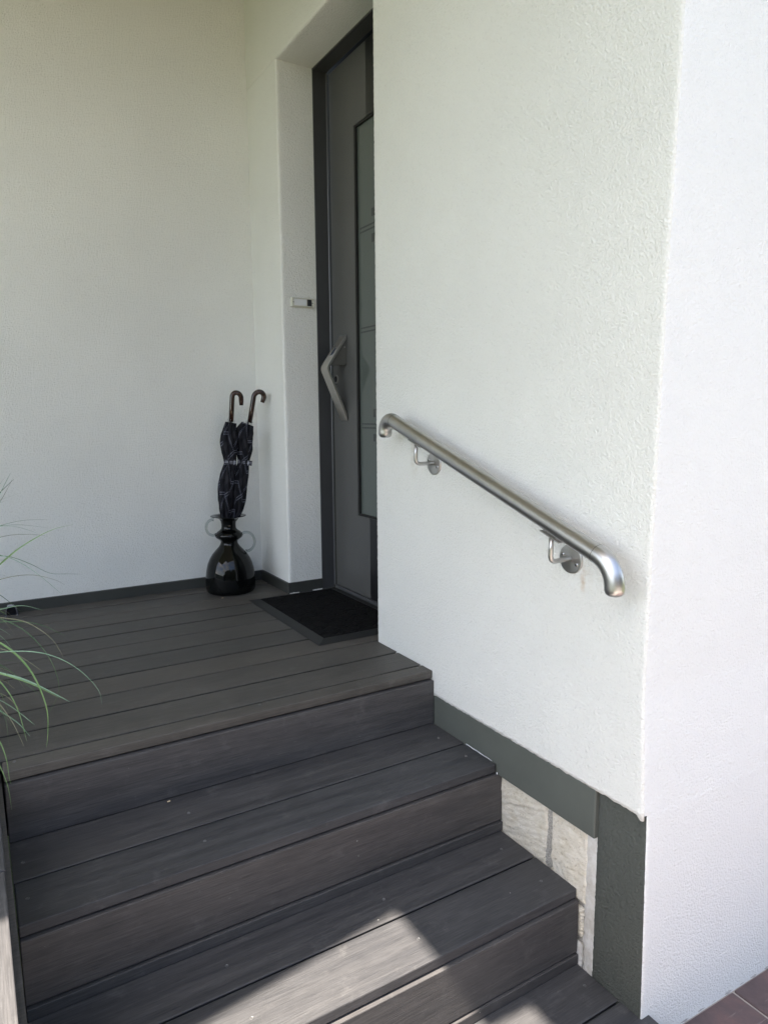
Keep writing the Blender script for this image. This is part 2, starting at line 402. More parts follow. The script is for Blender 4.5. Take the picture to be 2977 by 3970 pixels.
tag(put('reflection_wall', box((-9.7, -9, -0.8), (-9.45, 6, -0.8 + REFLECTION_WALL_H)), mat_plain('grey_wall', (0.36, 0.36, 0.35), 0.9)), kind='structure')  # unseen wall added to give the handrail neutral grey reflections

def path_z(x): return -0.678 - 0.050 * max(x, -0.6)
pm = M('paving_bed', (0.34, 0.31, 0.285), 0.95)
pm.normal(pm.bump(pm.noise(pm.coords(), 200, 4), 0.6, 0.004))
bm = grid([[(x, y, path_z(x) - 0.006) for x in (-2.2, -0.6, 0.2, 1.2, 2.6)] for y in (-6.5, -3.2, -2.0, -0.895)])
path = tag(put('path', bm, pm.m), kind='structure')
sm = M('red_slab', (0.12, 0.08, 0.075), 0.75, 0, 0.35)
sv = sm.coords(jitter=True)
cl = sm.ramp(sm.noise(sv, 5, 6, 0.65, 0.6), [(0.3, (0.062, 0.047, 0.049)), (0.5, (0.098, 0.070, 0.071)), (0.68, (0.15, 0.090, 0.084)), (0.85, (0.13, 0.112, 0.112))])
mpv = sm.node('ShaderNodeMapping'); mpv.inputs['Rotation'].default_value = (0, 0, 0.5); mpv.inputs['Scale'].default_value = (4, 60, 20); sm.link(sv, mpv.inputs[0])
cl = sm.mix(sm.ramp(sm.noise(mpv.outputs[0], 1, 4, 0.7), [(0.62, (0, 0, 0)), (0.78, (0.5, 0.5, 0.5))]), cl, (0.34, 0.29, 0.28))
sm.color(cl); sm.normal(sm.bump(sm.noise(sv, 40, 5, 0.7), 0.5, 0.006))
k = 0
for i in range(9):
    for j in range(10):
        x0 = -0.6 + i * 0.33 + (0.165 if j % 2 else 0); y1 = -0.912 - j * 0.22
        x1 = x0 + 0.322; y0 = y1 - 0.212
        if x1 > 2.6: continue
        bm = box((x0, y0, -0.05), (x1, y1, 0.0), 0.004)
        dz = random.uniform(-0.0015, 0.0015)
        for v in bm.verts: v.co.z += path_z(v.co.x) + dz
        put('paving_slab', bm, sm.m, path, origin=((x0 + x1) / 2, (y0 + y1) / 2, path_z(x0)))

bm = tube([(-0.2 + 0.03 * i, -0.9015 + 0.001 * math.sin(i * 1.9), path_z(-0.2 + 0.03 * i) - 0.001 + 0.0012 * math.sin(i * 2.7)) for i in range(90)], 0.006, 8, radii=[0.0065 + 0.002 * math.sin(i * 3.1) for i in range(90)])
mfil = mat_plain('fillet_mortar', (0.42, 0.41, 0.40), 0.9, nscale=150, namt=0.6, ndist=0.004)
put('mortar_fillet', bm, mfil, path, smooth=True)

# ================================================================== HOUSE
house = thing('house', (0, 0, -0.7), 'white rough rendered house with recessed front door and grey plinth behind the dark deck', 'house')

CORNER = [(-0.10, -0.897), (0.0, -0.892), (0.21, -0.882), (0.73, -0.885), (1.07, -0.888), (1.50, -0.896), (1.75, -0.899), (3.2, -0.90)]
def lerp_tab(t, x):
    if x <= t[0][0]: return t[0][1]
    for (a, b), (c, d) in zip(t, t[1:]):
        if x <= c: return b + (d - b) * (x - a) / (c - a)
    return t[-1][1]
def rough_off(x, y, z, amp):
    return amp * (noise.noise((x * 190, y * 190, z * 190)) + 0.6 * noise.noise((x * 80 + 7, y * 80, z * 80)))

def rows_z(z0, z1, st=0.007):
    n = int((z1 - z0) / st); return [z0 + (z1 - z0) * i / n for i in range(n + 1)]

# right-hand wall with the handrail, turning into the door jamb at its far edge
ZB = -0.079
ys = [0.284 - 0.009 * i for i in range(1, 130)]
rows = []
for iz, z in enumerate(rows_z(ZB, 3.0)):
    c = lerp_tab(CORNER, z)
    je = rough_off(0.3, 2.2, z, 0.0022); jc = rough_off(1.7, 0.4, z, 0.0016)
    r = [(0.30, 0.290, z), (0.006, 0.290, z), (0.0015, 0.2895 + je * 0.7, z), (0.0, 0.2875 + je, z)]
    for y in ys:
        if y < c + 0.012: y = c + 0.012 + (y - c - 0.012) * 0.0001
        zz = z
        if iz == 0: zz = z + rough_off(5, y, 0.1, 0.0035) - 0.002
        r.append((0.0, y, zz))
    zz = z if iz else z - 0.012
    r += [(0.0, c + 0.006 + jc, zz), (0.0015, c + 0.0015 + jc, zz), (0.006, c + jc, zz)]
    rows.append(r)
# underside of the render above the plinth
first = rows[0]
rows.insert(0, [(max(p[0], 0.0) + 0.02 if 3 <= i < len(first) - 1 else p[0] + 0.01, p[1] + (0.008 if i >= len(first) - 2 else 0), p[2] - 0.0005) for i, p in enumerate(first)])
bm = grid(rows)
put('side_wall', bm, MS, house, origin=(0, 0, 0), smooth=True)

# sunward front wall, right of the corner (drops past the plinth to the ground)
rows = []
for z in rows_z(ZB, 3.0):
    c = lerp_tab(CORNER, z); jc = rough_off(1.7, 0.4, z, 0.0016)
    yb = -0.905 if z < 0 else c
    rows.append([(0.006, c + jc, z), (0.016, c - 0.001 + jc * 0.5, z), (0.028, c - 0.001, z)] + [(0.05 + 0.12 * i, c - 0.001, z) for i in range(6)] + [(1.0, -0.90, z), (2.2, -0.90, z), (4.5, -0.90, z)])
low = []
for z in rows_z(-0.95, ZB)[:-1]:
    j = rough_off(2.7, 1.4, z, 0.0022)
    c = -0.897 - 0.010 * min(1, (ZB - z) / 0.5)
    low.append([(0.0145, c + 0.0015 + j * 0.5, z), (0.017 + j, c - 0.001, z), (0.028, c - 0.001, z)] + [(0.05 + 0.12 * i, c - 0.001, z) for i in range(6)] + [(1.0, -0.90, z), (2.2, -0.90, z), (4.5, -0.90, z)])
low.append([(0.0145, rows[0][0][1], ZB - 0.001), (0.017, rows[0][1][1], ZB - 0.001)] + [(p[0], p[1], ZB - 0.001) for p in rows[0][2:]])
put('front_wall', grid(low + rows), MSF, house, origin=(0, 0, 0), smooth=True)

# pier and lintel round the door
YR = 1.11
rows = []
for z in rows_z(0.0, 2.338):
    j = rough_off(3.3, 2.9, z, 0.0022)
    rows.append([(0.0, 1.47, z), (0.0, 1.38, z), (0.0, 1.28, z), (0.0, 1.19, z), (0.0, YR + 0.020, z), (0.0, YR + 0.010 + j, z), (0.0015, YR + 0.003 + j, z), (0.008, YR + j * 0.5, z), (0.018, YR, z), (0.06, YR, z), (0.12, YR, z), (0.172, YR, z)])
put('door_pier', grid(rows), MS, house, origin=(0, 0, 0), smooth=True)
rows = []
yy = [1.47, 1.38, 1.28, 1.19, YR + 0.01] + [YR - 0.01 - 0.02 * i for i in range(42)]
for y in yy:
    j = rough_off(4.4, y, 1.3, 0.0022) if y < YR else 0
    zb = 2.338
    x0 = 0.0
    if y > YR: rows.append([(0.172, y, zb), (0.09, y, zb), (0.018, y, zb), (0.008, y, zb), (0.004, y, zb), (0.0, y, zb), (0.0, y, zb + 0.022), (0.0, y, 2.5), (0.0, y, 2.7), (0.0, y, 3.0)]); continue
    rows.append([(0.172, y, zb), (0.09, y, zb), (0.018, y, zb), (0.008, y, zb + j * 0.4), (0.0015 + x0, y, zb + 0.003 + j), (x0, y, zb + 0.010 + j), (x0, y, zb + 0.022), (x0, y, 2.5), (x0, y, 2.7), (x0, y, 3.0)])
put('lintel', grid(rows), MS, house, origin=(0, 0, 0), smooth=True)

# back wall of the porch
rows = []
for iz, z in enumerate([0.046 + 0.1 * i for i in range(31)]):
    rows.append([(-5.0 + 0.1 * i, 1.462 + 0.003 * noise.noise((i * 0.5, 9, z * 3)), z + (rough_off(i, 3, 1, 0.002) if iz == 0 else 0)) for i in range(52)])
put('back_wall', grid(rows), MS, house, origin=(0, 0, 0), smooth=True)

# skirting
bm = bmesh.new()
add_box(bm, (-5.0, 1.448, -0.02), (0.001, 1.50, 0.047), 0.0015, 1)
put('skirting', bm, MSK, house)
put('skirting', box((-0.010, YR - 0.006, -0.02), (0.05, 1.4475, 0.050), 0.0015, 1), MSK, house)
put('skirting', box((-0.0095, YR - 0.012, -0.02), (0.1695, YR - 0.0062, 0.053), 0.0012, 1), MSK, house)
mw_ = mat_plain('white_filler', (0.7, 0.7, 0.68), 0.8, nscale=200, namt=0.4)
bm = bmesh.new()
for x0, x1, z in ((-0.004, 0.045, 0.0135), (0.115, 0.165, 0.014)):
    for q in range(6):
        a = x0 + (x1 - x0) * q / 6
        add_box(bm, (a, YR - 0.0138, 0.0), (a + (x1 - x0) / 6.3, YR - 0.0119, z + random.uniform(-0.001, 0.0015) - 0.009), 0.0)
tag(put('filler_crumb', bm, mw_, house), kind='stuff')

# plinth: smooth proud band, textured corner strip, bare stones with mortar
put('plinth_band', box((0.0015, -0.757, -0.213), (0.05, -0.05, -0.0815), 0.004, 3), MPB, house)
rows = []
for z in rows_z(-0.75, ZB - 0.001):
    j = rough_off(6.1, 1.0, z, 0.0022); jc = rough_off(2.7, 1.4, z, 0.0022)
    c = -0.897 - 0.010 * min(1, (ZB - z) / 0.5)
    rows.append([(0.020, -0.752 + j, z), (0.0155, -0.756 + j, z), (0.0145, -0.762 + j, z)] + [(0.0145, -0.762 + (c + 0.772) * t / 6, z) for t in range(1, 6)] + [(0.0145, c + 0.006 + jc, z), (0.0145, c + 0.0015 + jc * 0.5, z)])
put('plinth_corner', grid(rows), MPL, house, origin=(0, 0, 0), smooth=True)
mm = M('grey_mortar', (0.25, 0.245, 0.235), 0.95)
mm.color(mm.ramp(mm.noise(mm.coords(), 260, 3, 0.7), [(0.3, (0.24, 0.23, 0.205)), (0.52, (0.42, 0.40, 0.36)), (0.70, (0.70, 0.67, 0.60))]))
mm.normal(mm.bump(mm.noise(mm.coords(), 230, 4, 0.7), 0.9, 0.005))
put('mortar', grid([[(0.026, y, z) for y in (-0.30, -0.55, -0.80)] for z in (-0.75, -0.45, -0.06)]), mm.m, house, origin=(0, 0, 0))
bm = grid([[(0.021 - 0.004 * (q > 0) - 0.0015 * noise.noise((q, z * 60, 2)) - 0.001 * (q > 2), -0.718 + (0.007 * noise.noise((1, z * 45, q)) if q == 0 else 0) - 0.0105 * q, z) for q in range(5)] for z in rows_z(-0.72, -0.21, 0.006)])
pw = M('white_render_edge', (0.70, 0.69, 0.65), 0.9)
pw.color(pw.ramp(pw.noise(pw.coords(), 22, 5, 0.7), [(0.3, (0.55, 0.52, 0.46)), (0.6, (0.74, 0.73, 0.70))]))
pw.normal(pw.bump(pw.noise(pw.coords(), 120, 4, 0.7), 0.7, 0.006))
put('render_edge', bm, pw.m, house, origin=(0, 0, 0), smooth=True)
ms = M('sandstone', (0.5, 0.46, 0.38), 0.9, 0, 0.2)
v = ms.coords((1, 1, 1))
strata = ms.coords((30, 14, 46))
f = ms.math('ADD', ms.math('MULTIPLY', ms.noise(strata, 1.3, 5, 0.65, 1.2), 0.6), ms.math('MULTIPLY', ms.noise(v, 18, 5, 0.7), 0.4))
c = ms.ramp(f, [(0.26, (0.54, 0.47, 0.35)), (0.44, (0.67, 0.62, 0.51)), (0.58, (0.74, 0.70, 0.61)), (0.74, (0.66, 0.58, 0.44))])
pit = ms.ramp(ms.noise(v, 150, 3, 0.7), [(0.28, (0.45, 0.42, 0.36)), (0.40, (1, 1, 1))])
ms.color(ms.mix(1.0, c, pit, 'MULTIPLY'))
ms.normal(ms.bump(ms.noise(v, 140, 5, 0.75), 0.7, 0.005, ms.bump(ms.noise(strata, 1.6, 5, 0.6, 1.0), 0.35, 0.010)))
def stone(y0, y1, z0, z1, seed, strat=0.0, xf=0.0165, cut=None):
    """rough block face between y0 > y1 and z0 < z1, rounded off towards its joints."""
    n, mz = 44, 50
    rr = []
    for j in range(mz + 1):
        z = z0 + (z1 - z0) * j / mz; r = []
        for i in range(n + 1):
            t = i / n
            w = 0.006 * noise.noise((seed, j * 0.16, 0)) + 0.003 * noise.noise((seed, j * 0.6, 5)); w2 = 0.006 * noise.noise((seed + 4, j * 0.18, 3)) + 0.004 * noise.noise((seed, j * 0.6, 8))
            y = (y0 + w) + (y1 + w2 - y0 - w) * t
            e = min(t, 1 - t) * abs(y1 - y0); ez = min(j / mz, 1 - j / mz) * (z1 - z0)
            ed = min(e, ez); drop = 0.011 * max(0, 1 - ed / 0.009) ** 2
            rel = 0.0035 * noise.noise((y * 22 + seed, z * 30, 1)) + 0.0022 * noise.noise((y * 70, z * 90 + seed, 4)) + 0.001 * noise.noise((y * 200, z * 200, 9))
            if strat:
                s = z * 1.0 + 0.35 * (y - y0) + 0.006 * noise.noise((y * 40, z * 40, 2))
                rel += strat * (1 if s < -0.325 else 0) + strat * 0.35 * math.sin(s * 340) * (1 if s < -0.30 else 0.25)
            r.append((xf + drop + rel, y, z))
        rr.append(r)
    return put('stone_block', grid(rr), ms.m, house, origin=(0, (y0 + y1) / 2, (z0 + z1) / 2), smooth=True)
stone(-0.33, -0.577, -0.50, -0.19, 1.7, strat=0.0045)
stone(-0.594, -0.725, -0.425, -0.19, 5.1)
stone(-0.598, -0.716, -0.53, -0.437, 8.3, xf=0.020)
stone(-0.598, -0.722, -0.72, -0.538, 3.3, xf=0.0205)

bm = grid([[(0.0168 - 0.001 * noise.noise((q, z * 60, 7)), -0.685 - 0.012 * q, z + (0.012 * noise.noise((q * 0.8, 4, 4)) if iz == len(ZZ) - 1 else 0)) for q in range(4)] for ZZ in [rows_z(-0.73, -0.535, 0.006)] for iz, z in enumerate(ZZ)])
put('render_edge', bm, pw.m, house, origin=(0, 0, 0), smooth=True)

# sealant bead where the first tread meets the band
msl = mat_plain('white_sealant', (0.78, 0.80, 0.83), 0.45)
pts = [(-0.0005, -0.243 - 0.0125 * i, -0.1785 + 0.0006 * math.sin(i * 1.7)) for i in range(11)]
put('sealant_bead', tube(pts, 0.0018, 6, radii=[0.0012, 0.0014, 0.0013, 0.0014, 0.0011, 0.0012, 0.0013, 0.001, 0.0009, 0.0007, 0.0005]), msl, house, smooth=True)
put('sealant_bead', tube([(0.0008, -0.3895, -0.206), (0.001, -0.391, -0.214), (0.0022, -0.3925, -0.226)], 0.0014, 6), msl, house, smooth=True)

# porch roof: its outer edge throws the shade that lies across the steps
mr = mat_plain('roof_soffit_wood', (0.40, 0.375, 0.31), 0.6, nscale=30, namt=0.2)
ZC = 2.86
lt = SUN_TRAVEL / -SUN_TRAVEL.z
def up(p):
    t = ZC - p[2]; return (p[0] - lt.x * t, p[1] - lt.y * t)
A = up((-0.4345, -0.517, -0.387)); Bq = up((-0.940, -0.592, -0.387)); Cq = up((-1.2526, -0.613, 0.0)); Dq = up((-1.62, -0.64, 0.0))
Er = up((-0.305, -0.738, -0.598)); Fr = up((-0.184, -0.745, -0.598))
roof = [(ROOF_L, 1.8), (ROOF_L, Dq[1]), Dq, Cq, Bq, A, (A[0], Er[1]), (Fr[0], Fr[1]), (Fr[0], ROOF_F), (4.5, ROOF_F), (4.5, 1.8)]
put('porch_roof', prism(roof, 'z', ZC, ZC + 0.16), mr, house)
# unseen panel added behind the door to keep the house light-tight
put('light_block', box((0.335, -0.87, -0.9), (0.345, 3.0, 3.0)), MDARK, house)

# ------------------------------------------------------------------ door (part of the house)
ZL0, ZL1 = 0.016, 2.332
XL = 0.245
fr = bmesh.new()
add_box(fr, (0.170, YR - 0.004, 0.0), (0.236, YR + 0.06, 2.39), 0.001, 1)
add_box(fr, (0.1702, 0.25, ZL1 - 0.0005), (0.2358, YR - 0.0042, 2.40), 0.001, 1)
add_box(fr, (0.170, 0.22, 0.0), (0.236, 0.294, 2.39), 0.001, 1)
put('door_frame', fr, MFR, house)
bd = bmesh.new()
add_box(bd, (0.2345, YR - 0.0075, 0.012), (0.2415, YR - 0.0005, ZL1 - 0.001), 0.0012, 1)
put('frame_bead', bd, MBEAD, house)
put('threshold', box((0.2375, 0.26, -0.02), (0.300, YR - 0.008, 0.0125), 0.002, 2), MBEAD, house)
put('door_gasket', box((0.272, 0.26, -0.01), (0.29, YR + 0.02, 2.42)), MGASK, house)

door = put('door', bmesh.new(), MLF, house, origin=(XL, 0.7, 0.0))
GY0, GY1, GZ0, GZ1 = 0.876, 0.42, 0.381, 2.040       # glazed opening
lf = bmesh.new()
YD = YR - 0.013
lf.free()
lf = prism([(YD, ZL0), (YD, ZL1 - 0.006), (0.768, ZL1 - 0.006), (0.768, GZ1), (GY0, GZ1), (GY0, GZ0), (0.768, GZ0), (0.768, ZL0)], 'x', XL, XL + 0.05, 0.0012)
add_box(lf, (XL, 0.30, ZL0), (XL + 0.05, GY1, ZL1 - 0.006), 0.0)
bm = lf
bmesh.ops.translate(bm, verts=bm.verts, vec=(-XL, -0.7, 0)); bm.to_mesh(door.data); bm.free()
put('door_panel', box((XL - 0.0006, GY1, ZL0), (XL + 0.045, 0.7676, GZ0)), MBK, door)['label'] = 'black lower door panel'
put('door_panel', box((XL - 0.0006, GY1, GZ1), (XL + 0.045, 0.7676, ZL1 - 0.006)), MBK, door)['label'] = 'black upper door panel'
mg = M('frosted_glass', (0.092, 0.108, 0.100), 0.05, 0, 0.5)
put('glass_pane', box((XL + 0.013, GY1, GZ0), (XL + 0.02, GY0, GZ1)), mg.m, door)
gk = bmesh.new()
for a, b in (((GY0 - 0.010, GZ0), (GY0 - 0.0003, GZ1)), ((GY1, GZ0), (GY0 - 0.0105, GZ0 + 0.009)), ((GY1, GZ1 - 0.009), (GY0 - 0.0105, GZ1))):
    add_box(gk, (XL + 0.003, a[0], a[1]), (XL + 0.0128, b[0], b[1]), 0.0)
put('glazing_seal', gk, MGASK, door)
mgd = mat_plain('clear_stripe', (0.048, 0.055, 0.054), 0.12)
def motif(y0, y1, z0, z1):
    put('glass_stripe', box((XL + 0.0120, y1, z0), (XL + 0.0135, y0, z1)), mgd, door)
for zc in (1.612, 1.198, 0.786):
    for dz in (0.0085, -0.0085):
        motif(0.836, 0.43, zc + dz - 0.0032, zc + dz + 0.0032)
        motif(0.850, 0.841, zc + dz - 0.0032, zc + dz + 0.0032)
for z0, z1 in ((1.650, 1.681), (1.547, 1.580), (0.824, 0.859), (0.720, 0.752)):
    motif(0.7515, 0.715, z0, z1)
# angular pull handle with side plate and finger reader
MHD = mat_steel('handle_steel', (0.56, 0.545, 0.51), 0.36, 'Z', 0.12)
Z0h, Zm, Z1h = 0.808, 1.043, 1.192
Xm = 0.138
ya, yb_ = 0.957, 1.021
def chev(off):
    """polyline in XZ; off pushes it towards the leaf."""
    pts = [(XL - 0.002, Z1h)]
    a = Vector((Xm - XL, Zm - Z1h)).normalized(); b = Vector((XL - Xm, Z0h - Zm)).normalized()
    p = Vector((Xm, Zm)); rr = 0.019
    pa = p - a * rr; pb = p + b * rr
    out = [Vector((XL - 0.004, Z1h))]
    for i in range(9):
        t = i / 8
        out.append(pa * (1 - t) ** 2 + p * 2 * t * (1 - t) + pb * t * t)
    out.append(Vector((XL - 0.004, Z0h)))
    res = []
    for i, q in enumerate(out):
        d = (out[min(i + 1, len(out) - 1)] - out[max(i - 1, 0)]).normalized()
        nrm = Vector((-d.y, d.x))
        if nrm.x < 0: nrm = -nrm
        if i in (0, len(out) - 1):
            s = off / max(0.3, abs(nrm.y)); res.append(Vector((q.x, q.y + (-s if i == 0 else s))))
        else: res.append(q + nrm * off)
    return res
outer = chev(0.0); inner = chev(0.0115)
put('door_handle', prism([tuple(p) for p in outer] + [tuple(p) for p in reversed(inner)], 'y', ya, yb_, 0.0012), MHD, door)
put('handle_plate', prism([(XL - 0.001, 1.176), (Xm + 0.022, Zm + 0.014), (XL - 0.001, Zm + 0.014)], 'y', ya + 0.006, yb_ - 0.012), mat_plain('handle_plate_paint', (0.13, 0.128, 0.12), 0.36, 0.3), door)
sc = lathe([(0, 0.0012), (0.0022, 0.0009), (0.0026, 0)], (0, 0, 0), 12)
bmesh.ops.rotate(sc, verts=sc.verts, matrix=Matrix.Rotation(math.pi / 2, 3, 'X'))
bmesh.ops.translate(sc, verts=sc.verts, vec=(XL - 0.010, ya + 0.006, 1.136))
put('screw', sc, MSTN, door, smooth=True)
# reader: slim window set into the upper leg
dv = Vector((Xm - XL, 0, Zm - Z1h)).normalized(); nv = Vector((dv.z, 0, -dv.x))
if nv.x > 0: nv = -nv
cp = Vector((XL, 0, Z1h)) + dv * 0.092
def slab(c, hl, y0, y1, t):
    bm = bmesh.new()
    P = [c - dv * hl, c + dv * hl]
    vsx = [bm.verts.new(Vector((p.x, y, p.z)) + nv * s) for p in P for y in (y0, y1) for s in (-0.002, t)]
    bmesh.ops.convex_hull(bm, input=vsx); return bm
put('reader_bezel', slab(cp, 0.027, ya + 0.016, ya + 0.040, 0.0012), mat_plain('reader_bezel_white', (0.6, 0.62, 0.66), 0.35), door)
put('reader_window', slab(cp, 0.024, ya + 0.018, ya + 0.038, 0.0018), mat_plain('reader_blue', (0.045, 0.06, 0.10), 0.15), door)
cy = lathe([(0.0, 0.006), (0.0075, 0.006), (0.0085, 0.0045), (0.0085, 0.003), (0.015, 0.003), (0.0165, 0.0015), (0.0165, -0.002)], (0, 0, 0), 28)
bmesh.ops.rotate(cy, verts=cy.verts, matrix=Matrix.Rotation(-math.pi / 2, 3, 'Y'))
for v in cy.verts: v.co.z *= 1.25
bmesh.ops.translate(cy, verts=cy.verts, vec=(XL, 1.066, 0.999))
put('key_cylinder', cy, MSTN, door, smooth=False)
kd = lathe([(0.0, 0.0068), (0.0100, 0.0066), (0.0105, 0.004)], (0, 0, 0), 24)
bmesh.ops.rotate(kd, verts=kd.verts, matrix=Matrix.Rotation(-math.pi / 2, 3, 'Y'))
for v in kd.verts: v.co.z *= 1.3
bmesh.ops.translate(kd, verts=kd.verts, vec=(XL, 1.066, 0.999))
put('key_core', kd, MBK, door)

# ------------------------------------------------------------------ doorbell on the reveal
bell = thing('doorbell', (0.098, YR, 1.338), 'slim white doorbell with blank name plate and dark push button on the door reveal', 'doorbell')
mwp = mat_plain('bell_plastic', (0.60, 0.60, 0.52), 0.4, var=0.03)
bx0, bx1, bz0, bz1 = 0.0445, 0.1525, 1.3195, 1.3575
rm = bmesh.new()
yb0 = YR - 0.0135
add_box(rm, (bx0, yb0 + 0.003, bz0), (bx1, YR + 0.004, bz1), 0.0012, 1)
for a, b in (((bx0, bz0), (bx1, bz0 + 0.004)), ((bx0, bz1 - 0.004), (bx1, bz1)), ((bx0, bz0 + 0.0041), (bx0 + 0.004, bz1 - 0.0041)), ((bx1 - 0.004, bz0 + 0.0041), (bx1, bz1 - 0.0041))):
    add_box(rm, (a[0], yb0, a[1]), (b[0], yb0 + 0.0029, b[1]), 0.0008, 1)
put('bell_frame', rm, mwp, bell)
put('name_plate', box((0.0545, yb0 + 0.0006, 1.3245), (0.1145, yb0 + 0.0028, 1.3525), 0.0005, 1), mat_plain('name_plate_white', (0.70, 0.72, 0.73), 0.3, var=0.02), bell)
put('push_button', box((0.1185, yb0 - 0.0015, 1.3243), (0.1392, yb0 + 0.0028, 1.3527), 0.0015, 2), mat_plain('bell_button', (0.02, 0.022, 0.025), 0.35), bell)
for x in (0.0510, 0.1448):
    sc = lathe([(0, 0.0016), (0.0024, 0.0012), (0.0028, 0)], (0, 0, 0), 12)
    bmesh.ops.rotate(sc, verts=sc.verts, matrix=Matrix.Rotation(math.pi / 2, 3, 'X'))
    bmesh.ops.translate(sc, verts=sc.verts, vec=(x, yb0 + 0.0029, 1.338))
    put('screw', sc, MSCREW, bell, smooth=True)

def plank(x0, x1, y0, y1, z1, th=0.0257):
    """deck plank along X with rounded arrises and clip grooves along both long edges."""
    e = [(0.0036, 0.0), (0.0020, -0.0003), (0.0008, -0.0009), (0.0, -0.0020), (0.0004, -0.0030), (0.0080, -0.0060), (0.0080, -0.0180), (0.0, -0.0205), (0.0, -th)]
    poly = [(y0 + a, z1 + c) for a, c in e] + [(y1 - a, z1 + c) for a, c in reversed(e)]
    return prism(poly, 'x', x0, x1)

# ================================================================== DECK
TH = 0.0257
deck = thing('deck', (-0.8, 0.7, -0.03), 'dark grey plank deck by the front door, above the steps', 'deck')
for k in range(10):
    y0 = k * 0.15 + 0.0042; y1 = (k + 1) * 0.15 - 0.0042
    if k == 9: y1 = 1.4475
    x1 = -0.003
    if 0.27 < (y0 + y1) / 2 < 1.11: x1 = 0.232
    if k in (1, 7):
        x1 = -0.003 if k == 1 else -0.012
    if k >= 7: x1 = -0.0115
    put('deck_board', plank(-3.2, x1, y0, y1, 0.0005 * math.sin(k * 2.1)), MBD, deck, origin=(-1.5, (y0 + y1) / 2, -TH / 2))
put('deck_board', box((0.0005, 1.03, -TH), (0.232, 1.101, -0.0005), 0.001, 1), MBD, deck, origin=(0.1, 1.06, -0.01))
for z0, z1 in ((-0.185, -0.036), (-0.345, -0.195), (-0.505, -0.355), (-0.80, -0.515)):
    put('fascia_board', box((-3.2, -0.016, z0), (-1.556, 0.004, z1), 0.002), MBR, deck, origin=(-2.4, 0, (z0 + z1) / 2))
put('deck_frame', box((-3.19, 0.006, -0.2), (0.2, 1.44, -0.07)), MDARK, deck)

# ================================================================== STEPS
steps = thing('steps', (-0.62, -0.5, -0.7), 'dark grey composite plank steps leading up to the deck beside the white wall', 'steps')
XLs = -1.242
Z1, Z2, Z3 = -0.180, -0.390, -0.599
YN = [-0.0625, -0.388, -0.6955]
def sb(name, x0, x1, y0, y1, z0, z1, mat=MB, bev=0.0022):
    return put(name, box((x0, y0, z0), (x1, y1, z1), bev), mat, steps, origin=((x0 + x1) / 2, (y0 + y1) / 2, (z0 + z1) / 2))
def tb(x0, x1, y0, y1, z):
    return put('tread_board', plank(x0, x1, y0, y1, z), MB, steps, origin=((x0 + x1) / 2, (y0 + y1) / 2, z - TH / 2))
# top step nosing and riser
sb('nosing_board', XLs, 0.0, YN[0], -0.0030, -TH, 0.0005, MBD, bev=0.003)
sb('riser_board', XLs, -0.0005, YN[0] - 0.0095, YN[0] + 0.014, Z1 + 0.0025, -TH - 0.005, MBR)
# first tread
tb(XLs, -0.0015, -0.2320, -0.060, Z1)
sb('nosing_board', XLs, -0.0022, YN[1], -0.2378, Z1 - TH, Z1 + 0.0004, bev=0.003)
sb('riser_board', XLs, 0.0185, YN[1] - 0.006, YN[1] + 0.018, Z1 - TH - 0.005 - 0.1465, Z1 - TH - 0.005, MBR)
sb('riser_strip', XLs, 0.0190, YN[1] - 0.0115, YN[1] + 0.010, Z2 + 0.001, Z1 - TH - 0.0155 - 0.1465 + 0.006, MBR)
# second tread
tb(XLs, 0.0140, -0.5375, -0.385, Z2)
sb('nosing_board', XLs, 0.0150, YN[2], -0.5433, Z2 - TH, Z2 + 0.0003, bev=0.003)
sb('riser_board', XLs, 0.0155, YN[2] - 0.0085, YN[2] + 0.016, Z2 - TH - 0.0045 - 0.1465, Z2 - TH - 0.0045, MBR)
sb('riser_strip', XLs, 0.0150, YN[2] - 0.0135, YN[2] + 0.008, Z3 + 0.001, Z2 - TH - 0.0045 - 0.1465 - 0.004, MBR)
# third tread, its front board runs past the house corner
tb(XLs, 0.0135, -0.8405, -0.690, Z3)
sb('nosing_board', XLs, 0.0435, -1.000, -0.8462, Z3 - TH, Z3 + 0.0003, bev=0.003)
sb('riser_board', XLs, 0.0405, -1.006, -0.985, Z3 - TH - 0.005 - 0.09, Z3 - TH - 0.005, MBR)
# dark carcass behind the boards
bm = bmesh.new()
add_box(bm, (XLs + 0.003, -0.050, -0.9), (-0.003, -0.03, -0.035)); add_box(bm, (XLs + 0.003, -0.372, -0.9), (-0.0031, -0.0501, Z1 - TH - 0.004))
add_box(bm, (XLs + 0.003, -0.678, -0.9), (-0.0032, -0.3721, Z2 - TH - 0.004)); add_box(bm, (XLs + 0.003, -0.98, -0.9), (-0.0033, -0.6781, Z3 - TH - 0.004))
put('carcass', bm, MDARK, steps)
# left cheek: a board-clad side wall with boards on top running towards the viewer
def cap(y0, y1, z, x1=-1.2555):
    bm = box((-1.40, y0, z - TH), (x1, y1, z), 0.0022)
    bmesh.ops.rotate(bm, verts=bm.verts, cent=(0, 0, 0), matrix=Matrix.Rotation(0, 3, 'Z'))
    return bm
